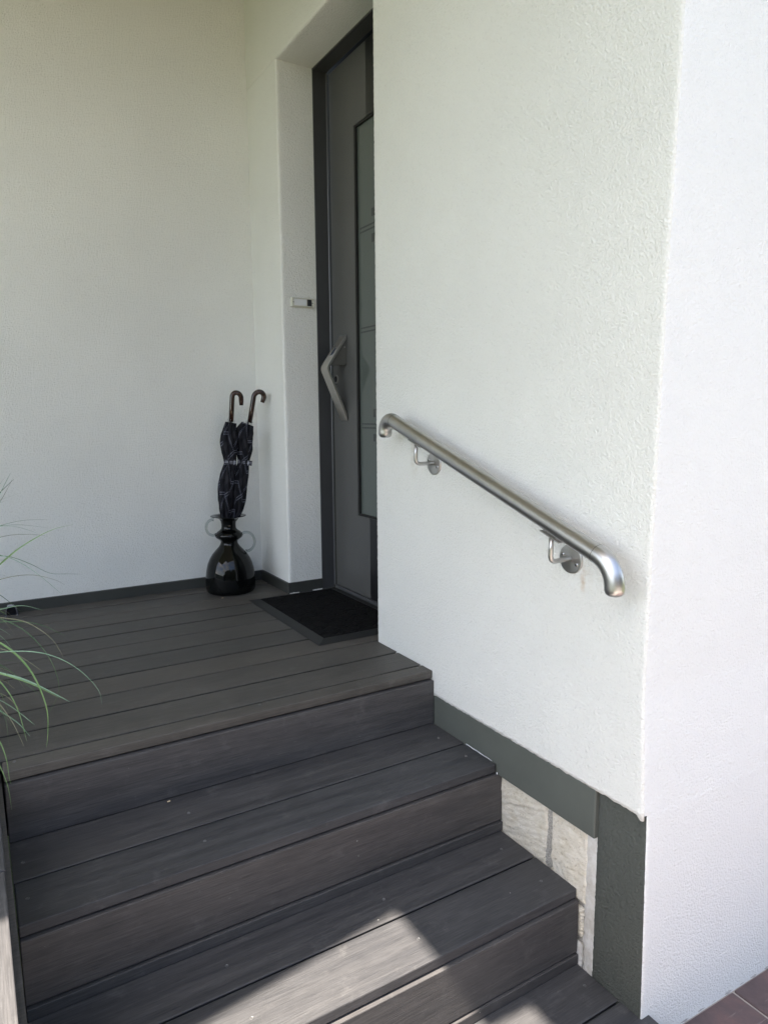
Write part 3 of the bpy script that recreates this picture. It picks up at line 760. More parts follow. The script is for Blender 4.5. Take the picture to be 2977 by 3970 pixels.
# local X of the board material must run along Y: build along X, then turn the object
def turned(name, y0, y1, x0, x1, z0, z1, parent, mat):
    L = y1 - y0; w = x1 - x0
    bm = box((-L / 2, -w / 2, -(z1 - z0) / 2), (L / 2, w / 2, (z1 - z0) / 2), 0.0022)
    o = put(name, bm, mat, None, origin=(0, 0, 0))
    o.parent = parent; o.rotation_euler = (0, 0, math.pi / 2)
    o.location = Vector(((x0 + x1) / 2, (y0 + y1) / 2, (z0 + z1) / 2)) - wpos(parent)
    return o
turned('cheek_board', -0.4655, -0.0022, -1.3995, -1.2555, -TH, 0.0, steps, MB)
turned('cheek_board', -1.75, -0.4690, -1.3995, -1.2570, -TH - 0.001, -0.001, steps, MB)
turned('cheek_board', -1.75, -0.0022, -1.5500, -1.4045, -TH - 0.001, -0.001, steps, MB)
put('cheek_wall', box((-1.545, -1.74, -0.9), (-1.2465, -0.004, -TH - 0.002)), MBR, steps)

# screws (sub-surface heads with a cross recess)
def screw_mesh():
    bm = lathe([(0.0, -0.0006), (0.0022, -0.0006), (0.0034, 0.0004), (0.0040, 0.0003), (0.0044, -0.0005)], (0, 0, 0), 16)
    add_box(bm, (-0.0019, -0.0004, -0.0004), (0.0019, 0.0004, 0.0003)); add_box(bm, (-0.0004, -0.0019, -0.00045), (0.0004, 0.0019, 0.00025))
    return bm
spots = [(x, -0.017, 0.0009, steps) for x in (-1.2155, -0.582, -0.029)]
spots += [(x, y, Z1 + 0.0006, steps) for x in (-1.220, -0.838, -0.047) for y in (-0.164, -0.304)]
spots += [(x, y, Z2 + 0.0006, steps) for x in (-1.220, -0.846, -0.434, -0.044) for y in (-0.4665, -0.6255)]
spots += [(x, y, Z3 + 0.0006, steps) for x in (-0.838, -0.434, -0.024) for y in (-0.767, -0.915)]
s0 = None
for x, y, z, par in spots:
    if s0 is None:
        s0 = put('screw', screw_mesh(), MSCREW, par, origin=(0, 0, 0), smooth=False)
        s0.location = Vector((x, y, z)) - wpos(par)
    else:
        s1 = clone(s0, par, Vector((x, y, z)) - wpos(par)); s1.rotation_euler = (0, 0, random.uniform(0, 3))

# ================================================================== DOORMAT
dm = thing('doormat', (0.02, 0.76, 0.0), 'black doormat with a sloping rubber border lying at the front door', 'doormat')
mx0, mx1, my0, my1 = -0.2105, 0.232, 0.358, 1.094
bw = 0.042
b4 = [((mx0, my0), (mx1, my0), (mx1 - bw, my0 + bw), (mx0 + bw, my0 + bw)), ((mx1, my0), (mx1, my1), (mx1 - bw, my1 - bw), (mx1 - bw, my0 + bw)),
      ((mx1, my1), (mx0, my1), (mx0 + bw, my1 - bw), (mx1 - bw, my1 - bw)), ((mx0, my1), (mx0, my0), (mx0 + bw, my0 + bw), (mx0 + bw, my1 - bw))]
for q in b4:
    bm = bmesh.new()
    o1 = [bm.verts.new((q[0][0], q[0][1], 0.0012)), bm.verts.new((q[1][0], q[1][1], 0.0012)), bm.verts.new((q[2][0], q[2][1], 0.0105)), bm.verts.new((q[3][0], q[3][1], 0.0105))]
    o2 = [bm.verts.new((p[0], p[1], 0.0008)) for p in q]
    bm.faces.new(o1); bm.faces.new(list(reversed(o2)))
    for k in range(4): bm.faces.new((o1[k], o2[k], o2[(k + 1) % 4], o1[(k + 1) % 4]))
    bmesh.ops.recalc_face_normals(bm, faces=bm.faces)
    put('rubber_border', bm, MRUB, dm)
mf = M('mat_fibre', (0.008, 0.008, 0.0085), 0.95, 0, 0.1)
vv = mf.coords()
vor = mf.node('ShaderNodeTexVoronoi', feature='DISTANCE_TO_EDGE'); vor.inputs['Scale'].default_value = 22; vor.inputs['Randomness'].default_value = 0.8
mf.link(vv, vor.inputs['Vector'])
hh = mf.ramp(vor.outputs['Distance'], [(0.0, (0, 0, 0)), (0.09, (1, 1, 1))])
mf.normal(mf.bump(mf.noise(vv, 600, 2), 0.7, 0.002, mf.bump(hh, 1.0, 0.012)))
vs2 = mf.node('ShaderNodeTexVoronoi'); vs2.inputs['Scale'].default_value = 40; mf.link(vv, vs2.inputs['Vector'])
lint = mf.math('LESS_THAN', vs2.outputs['Distance'], 0.035)
mf.color(mf.mix(mf.math('MULTIPLY', lint, 0.25), (0.0085, 0.0085, 0.009), (0.35, 0.35, 0.35)))
put('fibre_field', box((mx0 + bw, my0 + bw, 0.001), (mx1 - bw, my1 - bw, 0.0098), 0.001, 1), mf.m, dm)

# ================================================================== VASE (umbrella stand)
VC = (-0.2175, 1.3105, 0.0)
vase = thing('vase', VC, 'tall glossy black vase with flared rim and clear handles holding two umbrellas', 'vase')
mb = M('black_glass', (0.003, 0.0035, 0.0035), 0.03, 0, 0.30)
prof = [(0.0, 0.004), (0.098, 0.0), (0.108, 0.002), (0.1145, 0.010), (0.1170, 0.025), (0.1172, 0.05), (0.1155, 0.078), (0.1115, 0.108), (0.1040, 0.138), (0.0930, 0.163), (0.0800, 0.184),
        (0.0640, 0.202), (0.0500, 0.217), (0.0420, 0.229), (0.0390, 0.239), (0.0410, 0.247), (0.0510, 0.2545), (0.0610, 0.262), (0.0650, 0.270), (0.0630, 0.279), (0.0540, 0.289), (0.0420, 0.297),
        (0.0355, 0.304), (0.0335, 0.313), (0.0335, 0.326), (0.0360, 0.339), (0.0430, 0.350), (0.0560, 0.3575), (0.0720, 0.3615), (0.0825, 0.3635), (0.0832, 0.3652), (0.0820, 0.3662), (0.0650, 0.3640), (0.0480, 0.3590), (0.0370, 0.349), (0.0305, 0.333), (0.0300, 0.30), (0.0, 0.295)]
put('vase_body', lathe(prof, VC, 72), mb.m, vase, smooth=True)
mcg = M('grey_tint_glass', (0.66, 0.71, 0.70), 0.015, 0, 0.6); mcg.b.inputs['Transmission Weight'].default_value = 1.0; mcg.b.inputs['IOR'].default_value = 1.45  # grey tint stands in for dark reflections along the clear handles' edges
sd_ = Vector((0.948, -0.318, 0))
def vhandle(ctr_s, ctr_z, rad, a0, a1, stretch=1.0):
    pts = []
    for i in range(25):
        a = math.radians(a0 + (a1 - a0) * i / 24)
        pts.append(Vector(VC) + sd_ * (ctr_s + math.cos(a) * rad) + Vector((0, 0, ctr_z + math.sin(a) * rad * stretch)))
    return tube(pts, 0.0068, 14, radii=[0.008] + [0.0062] * 23 + [0.009], up=(0.318, 0.948, 0))
put('glass_handle', vhandle(-0.072, 0.311, 0.031, 80, 295, 1.22), mcg.m, vase, smooth=True)
put('glass_handle', vhandle(0.080, 0.236, 0.039, 122, -98, 1.18), mcg.m, vase, smooth=True)

# ================================================================== UMBRELLAS
def mat_tartan(name):
    m = M(name, (0.01, 0.011, 0.016), 0.6, 0, 0.12)
    uv = m.node('ShaderNodeUVMap'); mp = m.node('ShaderNodeMapping'); m.link(uv.outputs[0], mp.inputs[0])
    mp.inputs['Rotation'].default_value = (0, 0, 0.66)
    sp = m.node('ShaderNodeSeparateXYZ'); m.link(mp.outputs[0], sp.inputs[0])
    def line(c, freq, ph, w):
        f = m.math('FRACT', m.math('ADD', m.math('MULTIPLY', c, freq), ph))
        return m.math('LESS_THAN', m.math('ABSOLUTE', m.math('SUBTRACT', f, 0.5)), w)
    col = None
    fx = None
    for c in (sp.outputs[0], sp.outputs[1]):
        l = m.math('ADD', line(c, 9.0, 0.0, 0.016), line(c, 9.0, 0.075, 0.016), True)
        wide = line(c, 9.0, 0.45, 0.12)
        g = m.math('ADD', m.math('MULTIPLY', l, 1.0), m.math('MULTIPLY', wide, 0.16))
        fx = g if fx is None else m.math('ADD', fx, g)
    weave = m.noise(m.coords((900, 900, 900)), 1, 1)
    fx = m.math('MULTIPLY', fx, m.math('ADD', 0.6, m.math('MULTIPLY', weave, 0.7)))
    m.color(m.ramp(fx, [(0.0, (0.006, 0.0065, 0.010)), (0.25, (0.018, 0.018, 0.022)), (0.9, (0.045, 0.048, 0.061)), (1.0, (0.11, 0.116, 0.146))]))
    return m.m
MT = mat_tartan('tartan_cloth')
mwood = M('varnished_wood', (0.05, 0.02, 0.012), 0.16, 0, 0.55)
mwood.color(mwood.ramp(mwood.noise(mwood.coords((60, 60, 12)), 1, 4, 0.65, 1.0), [(0.3, (0.008, 0.004, 0.003)), (0.55, (0.028, 0.011, 0.007)), (0.8, (0.058, 0.025, 0.013))]))
MRIB = mat_plain('rib_steel', (0.35, 0.36, 0.37), 0.3, 1.0)
MSHAFT = mat_plain('shaft_black', (0.01, 0.01, 0.011), 0.3)
def cloth(axis_pts, radii, nfold, seed, squash=1.0):
    """folded canopy: lobed tube swept along the axis, with a UV map in metres for the tartan."""
    pts = [Vector(p) for p in axis_pts]
    bm = bmesh.new(); uvl = bm.loops.layers.uv.new('UVMap')
    n = nfold * 10; rings = []; dist = 0; L = []
    for i, p in enumerate(pts):
        if i: dist += (p - pts[i - 1]).length
        t = (pts[min(i + 1, len(pts) - 1)] - pts[max(i - 1, 0)]).normalized()
        a = Vector((0.948, -0.318, 0)); a = (a - t * a.dot(t)).normalized(); b = t.cross(a)
        ring = []
        for k in range(n + 1):
            th = 2 * math.pi * k / n + 0.9 * dist / 0.25 + 0.12 * math.sin(seed + dist * 11)
            lob = abs(math.sin(th * nfold / 2 + seed))
            amp = 0.32
            r = radii[i] * (1 - amp + amp * 1.35 * lob ** 0.6) * (1 + 0.16 * noise.noise((math.cos(th) * 1.4 + seed, math.sin(th) * 1.4, dist * 9)) + 0.05 * noise.noise((math.cos(th) * 4, math.sin(th) * 4, dist * 40 + seed)))
            th0 = 2 * math.pi * k / n
            ring.append(p + (a * math.cos(th0) + b * math.sin(th0) * squash) * r)
        rings.append(ring); L.append(dist)
    vv = [[bm.verts.new(q) for q in r[:-1]] for r in rings]
    for i in range(len(rings) - 1):
        for k in range(n):
            f = bm.faces.new((vv[i][k], vv[i][(k + 1) % n], vv[i + 1][(k + 1) % n], vv[i + 1][k]))
            for lp, (ii, kk) in zip(f.loops, ((i, k), (i, k + 1), (i + 1, k + 1), (i + 1, k))):
                fo = (kk / n * nfold * 0.5) % 1.0
                u = abs(fo * 2 - 1) if False else kk / n * nfold * 0.055
                lp[uvl].uv = (u + seed * 0.37, L[ii] + 0.045 * abs(((kk / n * nfold) % 2.0) - 1.0) + seed)
    bm.faces.new([v for v in vv[-1]]); bm.faces.new(list(reversed(vv[0])))
    return bm
FD = Vector((0.318, 0.948, 0))
def VP(s, z, d=0.0): return Vector(VC) + sd_ * (s + 0.0215) + FD * d + Vector((0, 0, z))
def spline(ctrl, n):
    out = []
    for i in range(n + 1):
        t = i / n * (len(ctrl) - 1); j = min(int(t), len(ctrl) - 2); u = t - j
        p0 = ctrl[max(j - 1, 0)]; p1 = ctrl[j]; p2 = ctrl[j + 1]; p3 = ctrl[min(j + 2, len(ctrl) - 1)]
        if isinstance(p1, Vector):
            out.append(0.5 * ((2 * p1) + (p2 - p0) * u + (2 * p0 - 5 * p1 + 4 * p2 - p3) * u * u + (3 * p1 - p0 - 3 * p2 + p3) * u ** 3))
        else:
            out.append(0.5 * ((2 * p1) + (p2 - p0) * u + (2 * p0 - 5 * p1 + 4 * p2 - p3) * u * u + (3 * p1 - p0 - 3 * p2 + p3) * u ** 3))
    return out
def umbrella(label, base, top, ctrl_axis, ctrl_r, hook, seed, strap_t, tail, tipspread):
    u = thing('umbrella', tuple(base), label, 'umbrella', 'umbrellas standing in the vase')
    ax = spline(ctrl_axis, 64); rr = spline(ctrl_r, 64)
    put('canopy', cloth(ax, rr, 7, seed, 0.85), MT, u, smooth=True)
    put('handle', tube(hook[0], 0.0105, 16, radii=hook[1]), mwood.m, u, smooth=True)
    put('shaft', tube([ax[0] + (ax[0] - ax[3]).normalized() * 0.03, ax[20], ax[-1], hook[0][1]], 0.0055, 8), MSHAFT, u, smooth=True)
    # strap round the waist with a loose end
    i = int(strap_t * 64); c = ax[i]; t = (ax[i + 1] - ax[i - 1]).normalized()
    a = (sd_ - t * sd_.dot(t)).normalized(); b = t.cross(a)
    bm = bmesh.new(); uvl = bm.loops.layers.uv.new('UVMap'); rings = []
    n = 26; r0 = rr[i] * 1.10
    ring = [c + (a * math.cos(2 * math.pi * k / n) + b * math.sin(2 * math.pi * k / n) * 0.85) * r0 for k in range(n)]
    lo = [bm.verts.new(q - t * 0.0115) for q in ring]; hi = [bm.verts.new(q + t * 0.0115) for q in ring]
    strip = [(lo[k], lo[(k + 1) % n], hi[(k + 1) % n], hi[k]) for k in range(n)]
    for k, q in enumerate(strip):
        f = bm.faces.new(q)
        for lp, (x, y) in zip(f.loops, ((k, 0), (k + 1, 0), (k + 1, 1), (k, 1))): lp[uvl].uv = (x / n * 2 * math.pi * r0, y * 0.023)
    p0 = c + a * r0 * 0.6 - b * r0 * 0.75; q = [p0, p0 + a * tail * 0.5 - b * 0.001, p0 + a * tail + b * 0.001]
    tv = [(bm.verts.new(x - t * 0.0115), bm.verts.new(x + t * 0.0115)) for x in q]
    for k in range(2):
        f = bm.faces.new((tv[k][0], tv[k + 1][0], tv[k + 1][1], tv[k][1]))
        for lp, (x, y) in zip(f.loops, ((k, 0), (k + 1, 0), (k + 1, 1), (k, 1))): lp[uvl].uv = (x * 0.012 + 0.03, y * 0.023)
    put('strap', bm, MSTRAP, u)
    # rib tips round the handle
    tt = (ax[-1] - ax[-4]).normalized(); a = (sd_ - tt * sd_.dot(tt)).normalized(); b = tt.cross(a)
    for k in range(8):
        an = 2 * math.pi * k / 8 + seed; o = (a * math.cos(an) + b * math.sin(an))
        p = ax[-1] + o * tipspread * (0.75 + 0.25 * math.sin(k * 2.3 + seed)) - tt * 0.006
        L = 0.013 + 0.006 * math.sin(k * 1.9 + seed)
        put('rib_tip', tube([p, p + tt * L, p + tt * (L + 0.001), p + tt * (L + 0.004)], 0.0009, 6, radii=[0.0009, 0.0009, 0.0019, 0.0012]), MRIB, u, smooth=True)
    return u
ms_ = M('strap_cloth', (0.02, 0.02, 0.03), 0.7)
uvn = ms_.node('ShaderNodeUVMap'); spx = ms_.node('ShaderNodeSeparateXYZ'); ms_.link(uvn.outputs[0], spx.inputs[0])
def sline(c, ctr, w): return ms_.math('LESS_THAN', ms_.math('ABSOLUTE', ms_.math('SUBTRACT', c, ctr)), w)
g = ms_.math('ADD', sline(spx.outputs[1], 0.0085, 0.0014), sline(spx.outputs[1], 0.0150, 0.0014))
fr_ = ms_.math('FRACT', ms_.math('MULTIPLY', spx.outputs[0], 16.0))
g2 = ms_.math('ADD', sline(fr_, 0.42, 0.04), sline(fr_, 0.58, 0.04))
ms_.color(ms_.ramp(ms_.math('MULTIPLY', ms_.math('ADD', g, g2), 0.5), [(0.0, (0.012, 0.013, 0.022)), (0.5, (0.22, 0.23, 0.27)), (1.0, (0.5, 0.52, 0.58))]))
MSTRAP = ms_.m

def hookpts(p0, p1, right, updir, R_, a1):
    """straight grip from p0 to p1 then a crook bending over to the right."""
    pts = [p0, p0 + (p1 - p0) * 0.5, p1]; c = p1 + right * R_
    for i in range(1, 15):
        a = math.pi - math.radians(a1) * i / 14
        pts.append(c + right * math.cos(a) * R_ + updir * math.sin(a) * R_ * 1.15)
    return pts
def hook_r(n, r): return [r * 0.97] + [r] * (n - 3) + [r * 0.95, r * 0.8]
dL = (VP(0.0165, 0.915) - VP(0.0085, 0.806)).normalized()
h1 = hookpts(VP(0.0085, 0.806, -0.005), VP(0.0175, 0.918, -0.005), (sd_ * 0.985 + FD * 0.10 - Vector((0, 0, 0.09))).normalized(), Vector((0, 0, 1)), 0.0205, 172)
h1 += [h1[-1] + Vector((0, 0, -0.016)), h1[-1] + Vector((0, 0, -0.036))]
h2 = hookpts(VP(0.0935, 0.800, 0.02), VP(0.1165, 0.921, 0.02), (sd_ * 0.97 + Vector((0, 0, -0.12))).normalized(), (Vector((0, 0, 1)) + sd_ * 0.22).normalized(), 0.0235, 176)
h2 += [h2[-1] - (Vector((0, 0, 1)) * 0.9 + sd_ * 0.35).normalized() * 0.010, h2[-1] - (Vector((0, 0, 1)) * 0.9 + sd_ * 0.35).normalized() * 0.024]
umbrella('left one of two folded dark tartan umbrellas in the black vase, handle upright', VP(-0.0215, 0.30),
         None, [VP(-0.033, 0.328, -0.002), VP(-0.034, 0.4, -0.008), VP(-0.025, 0.5, -0.008), VP(-0.015, 0.56, -0.008), VP(-0.004, 0.62, -0.008), VP(-0.005, 0.68, -0.008), VP(-0.004, 0.725, -0.008), VP(0.001, 0.768, -0.008), VP(0.007, 0.803, -0.008)],
         [0.015, 0.028, 0.034, 0.031, 0.0255, 0.033, 0.036, 0.028, 0.0225], (h1, hook_r(len(h1), 0.0115)), 1.3, 0.5, 0.012, 0.019)
umbrella('right one of two folded dark tartan umbrellas in the black vase, leaning towards the door', VP(-0.0215, 0.30),
         None, [VP(-0.009, 0.330, 0.002), VP(0.019, 0.4, 0.012), VP(0.034, 0.5, 0.016), VP(0.046, 0.56, 0.016), VP(0.058, 0.616, 0.016), VP(0.062, 0.67, 0.016), VP(0.063, 0.72, 0.016), VP(0.072, 0.762, 0.016), VP(0.085, 0.795, 0.016)],
         [0.013, 0.028, 0.036, 0.033, 0.0245, 0.035, 0.039, 0.037, 0.026], (h2, hook_r(len(h2), 0.0117)), 4.1, 0.5, 0.024, 0.024)

# ================================================================== HANDRAIL
hr = thing('handrail', (0.0, -0.36, 0.58), 'brushed stainless steel handrail with curved ends on two wall brackets, sloping down beside the steps', 'handrail')
HX = -0.0715; slope = 0.3375; ang = math.atan(slope)
def zc(y): return 0.7722 + slope * (y + 0.0705)
RT = 0.0219
pa = Vector((HX, 0.055, zc(0.055))); pb = Vector((HX, -0.798, zc(-0.798)))
n_ = 40
rail = tube([pa.lerp(pb, i / 12) for i in range(13)], RT, n_, cap=False, up=(1, 0, 0))
put('rail_tube', rail, MST, hr, smooth=True)
def elbow(start, dirn, turn_sign, Rb, total, straight):
    """bend in the plane of the wall, ending straight down with a domed cap."""
    pts = [start - dirn * 0.0, start + dirn * 0.004]
    radii = [RT + 0.0006, RT + 0.0006]
    th0 = math.atan2(dirn.z, dirn.y); p = pts[-1].copy(); N = 22
    for i in range(1, N + 1):
        th = th0 + turn_sign * total * (i - 0.5) / N
        p = p + Vector((0, math.cos(th), math.sin(th))) * (Rb * total / N)
        pts.append(p.copy()); radii.append(RT + 0.0006)
    d = Vector((0, math.cos(th0 + turn_sign * total), math.sin(th0 + turn_sign * total)))
    p = p + d * straight; pts.append(p.copy()); radii.append(RT + 0.0006)
    for i in range(1, 9):
        a = math.pi / 2 * i / 8
        pts.append(p + d * (0.017 * math.sin(a))); radii.append(max(0.0004, (RT + 0.0006) * math.cos(a) ** 0.6))
    bm = tube(pts, RT, n_, cap=False, radii=radii, up=(1, 0, 0))
    return bm
dn = Vector((0, -math.cos(ang), -math.sin(ang)))
put('rail_end', elbow(pb + dn * 0.0008, dn, 1, 0.070, math.pi / 2 - ang, 0.002), MSTN, hr, smooth=True)
put('rail_end', elbow(pa - dn * 0.0008, -dn, -1, 0.038, math.pi / 2 + ang, 0.003), MSTN, hr, smooth=True)
jm = mat_plain('joint_dark_steel', (0.16, 0.16, 0.16), 0.5, 0.8)  # darker steel for the thin seam line
for p, d in ((pa, 1), (pb, -1)):
    ax_ = Vector((0, math.cos(ang), math.sin(ang)))
    put('joint_ring', tube([p - ax_ * 0.0007 + ax_ * d * 0.0004, p + ax_ * 0.0007 + ax_ * d * 0.0004], RT + 0.00085, n_, cap=False, up=(1, 0, 0)), jm, hr, smooth=True)
mros = M('turned_steel', (0.52, 0.51, 0.49), 0.30, 1.0)
vv = mros.coords()
spz = mros.node('ShaderNodeSeparateXYZ'); mros.link(vv, spz.inputs[0])
rad = mros.math('SQRT', mros.math('ADD', mros.math('POWER', spz.outputs[1], 2.0), mros.math('POWER', spz.outputs[2], 2.0)))
cmb = mros.node('ShaderNodeCombineXYZ'); mros.link(rad, cmb.inputs[0])
mros.normal(mros.bump(mros.noise(cmb.outputs[0], 1600, 2), 0.35, 0.0006))
mros.b.inputs['Anisotropic'].default_value = 0.75
tg = mros.node('ShaderNodeTangent', direction_type='RADIAL', axis='X'); mros.link(tg.outputs[0], mros.b.inputs['Tangent'])
def bracket(y, z):
    br = put('wall_bracket', tube(  # bent rod from wall to saddle
        [Vector((-0.002, y, z)), Vector((-0.03, y, z))] + [Vector((HX + 0.016 - 0.016 * math.sin(a), y, z + 0.016 - 0.016 * math.cos(a))) for a in [math.pi / 2 * i / 8 for i in range(9)]] + [Vector((HX, y - 0.001, z + 0.03)), Vector((HX, y - 0.002, z + 0.0615))],
        0.0062, 14, up=(0, 1, 0)), MSTN, hr, origin=(0, y, z), smooth=True)
    ro = lathe([(0.0, 0.0062), (0.0335, 0.0050), (0.0362, 0.0042), (0.0372, 0.0020), (0.0372, -0.003)], (0, 0, 0), 48)
    bmesh.ops.rotate(ro, verts=ro.verts, matrix=Matrix.Rotation(-math.pi / 2, 3, 'Y'))
    bmesh.ops.translate(ro, verts=ro.verts, vec=(0, y, z))
    put('rosette', ro, mros.m, br, origin=(0, y, z))
    # saddle plate under the tube
    sd2 = bmesh.new()
    c = Vector((HX, y - 0.004, z + 0.0635))
    add_box(sd2, (-0.0115, -0.034, -0.0018), (0.0115, 0.034, 0.0018), 0.001, 1)
    bmesh.ops.rotate(sd2, verts=sd2.verts, matrix=Matrix.Rotation(ang, 3, 'X'))
    bmesh.ops.translate(sd2, verts=sd2.verts, vec=c)
    put('saddle_plate', sd2, MSTN, br, origin=tuple(c))
    for s in (-1, 1):
        p = c + Vector((0, math.cos(ang), math.sin(ang))) * 0.022 * s
        sc = lathe([(0, -0.0052), (0.0035, -0.0048), (0.0046, -0.0030), (0.0046, -0.0010)], (0, 0, 0), 14)
        bmesh.ops.rotate(sc, verts=sc.verts, matrix=Matrix.Rotation(ang, 3, 'X'))
        bmesh.ops.translate(sc, verts=sc.verts, vec=p)
        put('screw', sc, MSTN, br, origin=tuple(p), smooth=True)
    for dy, dz in ((0.0245, 0.008), (-0.0215, -0.0115)):
        sc = lathe([(0, 0.0078), (0.004, 0.0074), (0.0050, 0.0062), (0.0050, 0.003)], (0, 0, 0), 16)
        bmesh.ops.rotate(sc, verts=sc.verts, matrix=Matrix.Rotation(-math.pi / 2, 3, 'Y'))
        bmesh.ops.translate(sc, verts=sc.verts, vec=(0, y + dy, z + dz))
        put('screw', sc, MSTN, br, origin=(0, y + dy, z + dz), smooth=True)
        cr = bmesh.new()
        add_box(cr, (-0.0083, -0.0027, -0.0007), (-0.0070, 0.0027, 0.0007)); add_box(cr, (-0.0082, -0.0007, -0.0027), (-0.0071, 0.0007, 0.0027))
        bmesh.ops.rotate(cr, verts=cr.verts, matrix=Matrix.Rotation(0.7, 3, 'X'))
        bmesh.ops.translate(cr, verts=cr.verts, vec=(0, y + dy, z + dz))
        put('cross_recess', cr, MGASK, br, origin=(0, y + dy, z + dz))
    return br
bracket(-0.0705, 0.6840)
bracket(-0.6550, 0.4815)

# ================================================================== SMALL LAMP BY THE SKIRTING
lamp = thing('deck_lamp', (-1.145, 1.40, 0.0), 'small black half-round deck lamp with chrome arch beside the skirting under the grass', 'lamp')
mch = mat_plain('chrome', (0.45, 0.46, 0.50), 0.18, 1.0, var=0.03)
lx, ly, hw, hh_ = -1.146, 1.412, 0.0235, 0.042
def arch(w, h, n=18):
    pts = []
    for i in range(n + 1):
        a = math.pi * (1 - i / n)
        pts.append((w * math.copysign(abs(math.cos(a)) ** 0.45, math.cos(a)), h * math.sin(a) ** 0.8 if 0 < i < n else 0.0))
    return pts
ou = arch(hw, hh_); inn = arch(hw - 0.0045, hh_ - 0.004)
ring = [(lx + p[0], p[1] + 0.001) for p in ou] + [(lx + p[0], p[1] + 0.001) for p in reversed(inn)]
bm = prism(ring, 'y', ly - 0.012, ly + 0.020)
put('chrome_arch', bm, mch, lamp)
put('lamp_body', prism([(lx + p[0], p[1] + 0.001) for p in inn], 'y', ly - 0.006, ly + 0.018), mat_plain('lamp_black', (0.004, 0.004, 0.006), 0.2), lamp)
put('lamp_base', box((lx - 0.026, ly - 0.016, 0.0), (lx + 0.026, ly + 0.022, 0.0022), 0.0006, 1), mch, lamp)

# ================================================================== ORNAMENTAL GRASS
crown = Vector((-1.47, 0.10, 0.30))
gp = thing('ornamental_grass', (-1.47, 0.10, 0.0), 'potted ornamental grass with thin arching green blades leaning in from the left edge of the deck', 'plant')
mpot = mat_plain('pot_glaze', (0.06, 0.06, 0.065), 0.4)
put('pot', lathe([(0.0, 0.003), (0.105, 0.0), (0.11, 0.006), (0.135, 0.24), (0.14, 0.26), (0.137, 0.266), (0.128, 0.262), (0.122, 0.235), (0.0, 0.23)], (-1.47, 0.10, 0.0), 40), mpot, gp, smooth=True)
mgr = []
for nm, c0, c1 in (('grass_blade', (0.13, 0.23, 0.08), (0.20, 0.31, 0.12)), ('grass_blade_blue', (0.16, 0.27, 0.17), (0.24, 0.36, 0.24)), ('grass_blade_dry', (0.16, 0.17, 0.10), (0.25, 0.24, 0.15)), ('grass_blade_dark', (0.055, 0.11, 0.05), (0.10, 0.16, 0.08))):  # four blade tones, the last a darker green
    q = M(nm, c0, 0.5, 0, 0.35)
    q.color(q.ramp(q.noise(q.coords((25, 25, 25)), 1, 3), [(0.3, c0), (0.7, c1)]))
    mgr.append(q.m)
def blade(width, pts, mat, root=True):
    P = [Vector(p) for p in pts]
    base = crown + Vector((random.uniform(-0.05, 0.05), random.uniform(-0.05, 0.05), random.uniform(-0.06, 0.0)))
    d = (P[1] - P[0]).normalized(); q = P[0] - d * (P[0] - base).length * 0.55
    ctrl = [base * (1 - t) ** 2 + q * (2 * t * (1 - t)) + P[0] * (t * t) for t in (0, 0.2, 0.4, 0.6, 0.8)] + P
    # even spacing keeps the arch smooth
    fine = spline(ctrl, 12 * (len(ctrl) - 1)); ctrl = [fine[0]]; acc = 0; step = sum((x - y).length for x, y in zip(fine[1:], fine)) / 11.0
    for x, y in zip(fine[1:], fine):
        acc += (x - y).length
        if acc >= step * 0.999: ctrl.append(x); acc = 0
    if (ctrl[-1] - fine[-1]).length > step * 0.3: ctrl.append(fine[-1])
    else: ctrl[-1] = fine[-1]
    n = 4 * (len(ctrl) - 1); C = spline(ctrl, n)
    bm = bmesh.new(); rows = []
    eye = Vector((-1.0, -0.5, 0.45)).normalized()
    for i, p in enumerate(C):
        t = (C[min(i + 1, n)] - C[max(i - 1, 0)]).normalized()
        s = t.cross(Vector((0.25, -0.85, 0.45)).normalized())
        if s.length < 0.05: s = t.cross(Vector((0, 0, 1)))
        s.normalize(); nn = s.cross(t).normalized()
        w = width * 0.5 * (1.0 if i < n * 0.6 else max(0.08, max(0.0, 1 - (i - n * 0.6) / (n * 0.4)) ** 0.75))
        rows.append([bm.verts.new(p - s * w + nn * w * 0.35), bm.verts.new(p), bm.verts.new(p + s * w + nn * w * 0.35)])
    for a, b in zip(rows, rows[1:]):
        for k in range(2): bm.faces.new((a[k], a[k + 1], b[k + 1], b[k]))
    return put('leaf_blade', bm, mat, gp, smooth=True)
for i, (w, pts) in enumerate(GRASS):
    if len(pts) == 2: pts = [pts[0], [(a + b) / 2 for a, b in zip(pts[0], pts[1])], pts[1]]
    mt = mgr[0] if w > 0.0035 else mgr[(1, 2, 3, 3)[i % 4]]
    if i in (22, 28, 30, 23): mt = mgr[1]
    blade(w * 0.92, pts, mt)
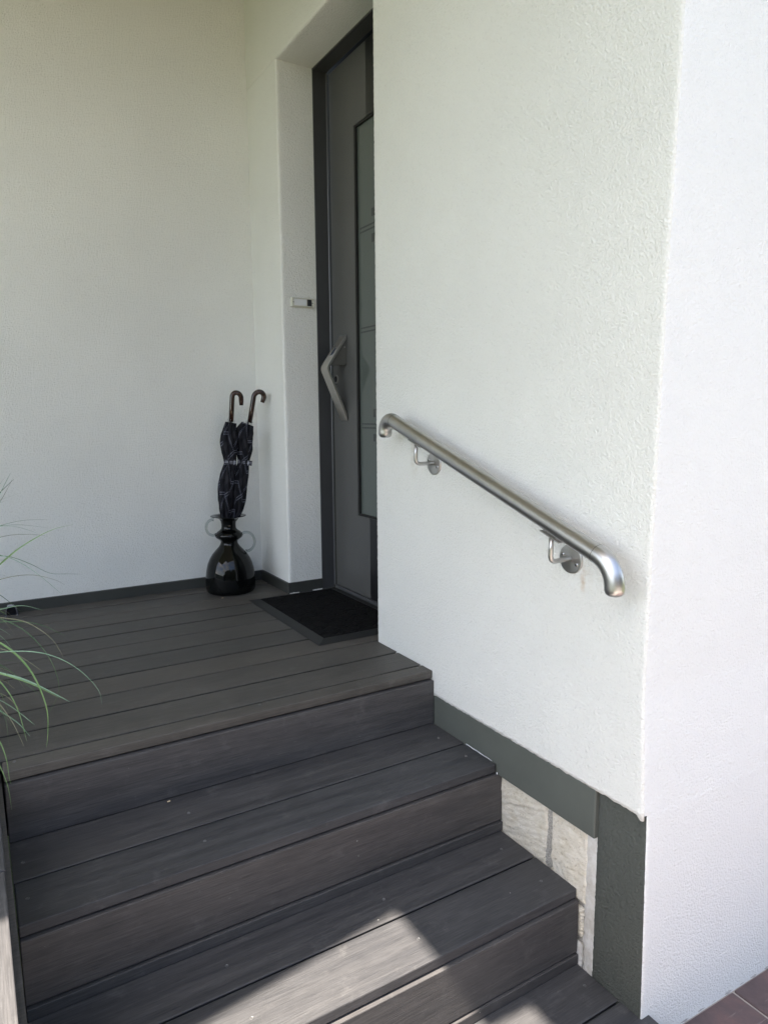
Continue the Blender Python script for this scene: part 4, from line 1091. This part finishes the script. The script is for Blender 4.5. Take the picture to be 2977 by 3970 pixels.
for i in range(26):                                   # blades that lean away from the steps
    a = random.uniform(1.6, 4.9); L = random.uniform(0.25, 0.5); h = random.uniform(0.05, 0.35)
    p0 = crown + Vector((math.cos(a) * L * 0.4, math.sin(a) * L * 0.4, h)); p1 = crown + Vector((math.cos(a) * L * 0.75, math.sin(a) * L * 0.75, h * 0.9)); p2 = crown + Vector((math.cos(a) * L, math.sin(a) * L, h * 0.5 - 0.08))
    blade(0.005, [p0, p1, p2], mgr[i % 4])

for i in range(16):
    y0 = random.uniform(-0.05, 0.35); z0 = random.uniform(0.08, 0.34); r = random.uniform(0.02, 0.09)
    p0 = Vector((-1.27, y0, z0)); p1 = p0 + Vector((r * 0.7, random.uniform(-0.03, 0.02), random.uniform(-0.02, 0.03))); p2 = p1 + Vector((r * 0.5, random.uniform(-0.03, 0.02), -random.uniform(0.02, 0.09)))
    if p2.z < 0.02: p2.z = 0.02
    blade(random.choice((0.0014, 0.002, 0.0026)), [p0, p1, p2], mgr[random.choice((0, 1, 2, 2, 3))])

# dry leaf scraps lying on the boards
mlf_ = mat_plain('dry_leaf', (0.50, 0.40, 0.25), 0.8)
def scrap(x, y, z, r, rot, label):
    bm = bmesh.new()
    vs_ = [bm.verts.new((x + r * math.cos(a + rot) * (1.0 if i % 2 else 0.75) * 1.4, y + r * math.sin(a + rot) * 0.6, z + 0.0012 + 0.0012 * math.sin(3 * a))) for i, a in enumerate([2 * math.pi * k / 9 for k in range(9)])]
    c = bm.verts.new((x, y, z + 0.0035))
    for k in range(9): bm.faces.new((vs_[k], vs_[(k + 1) % 9], c))
    lo_ = [bm.verts.new((v.co.x, v.co.y, z + 0.0005)) for v in vs_]
    for k in range(9): bm.faces.new((vs_[(k + 1) % 9], vs_[k], lo_[k], lo_[(k + 1) % 9]))
    tag(put('leaf_scrap', bm, mlf_, None, origin=(x, y, z)), label, 'leaf')
scrap(-0.868, -0.0835, Z1, 0.0042, 0.3, 'tiny tan leaf scrap lying on the first step below the deck edge')
scrap(-0.297, 1.197, 0.0, 0.0048, 0.1, 'tiny pale leaf scrap on the deck in front of the black vase')
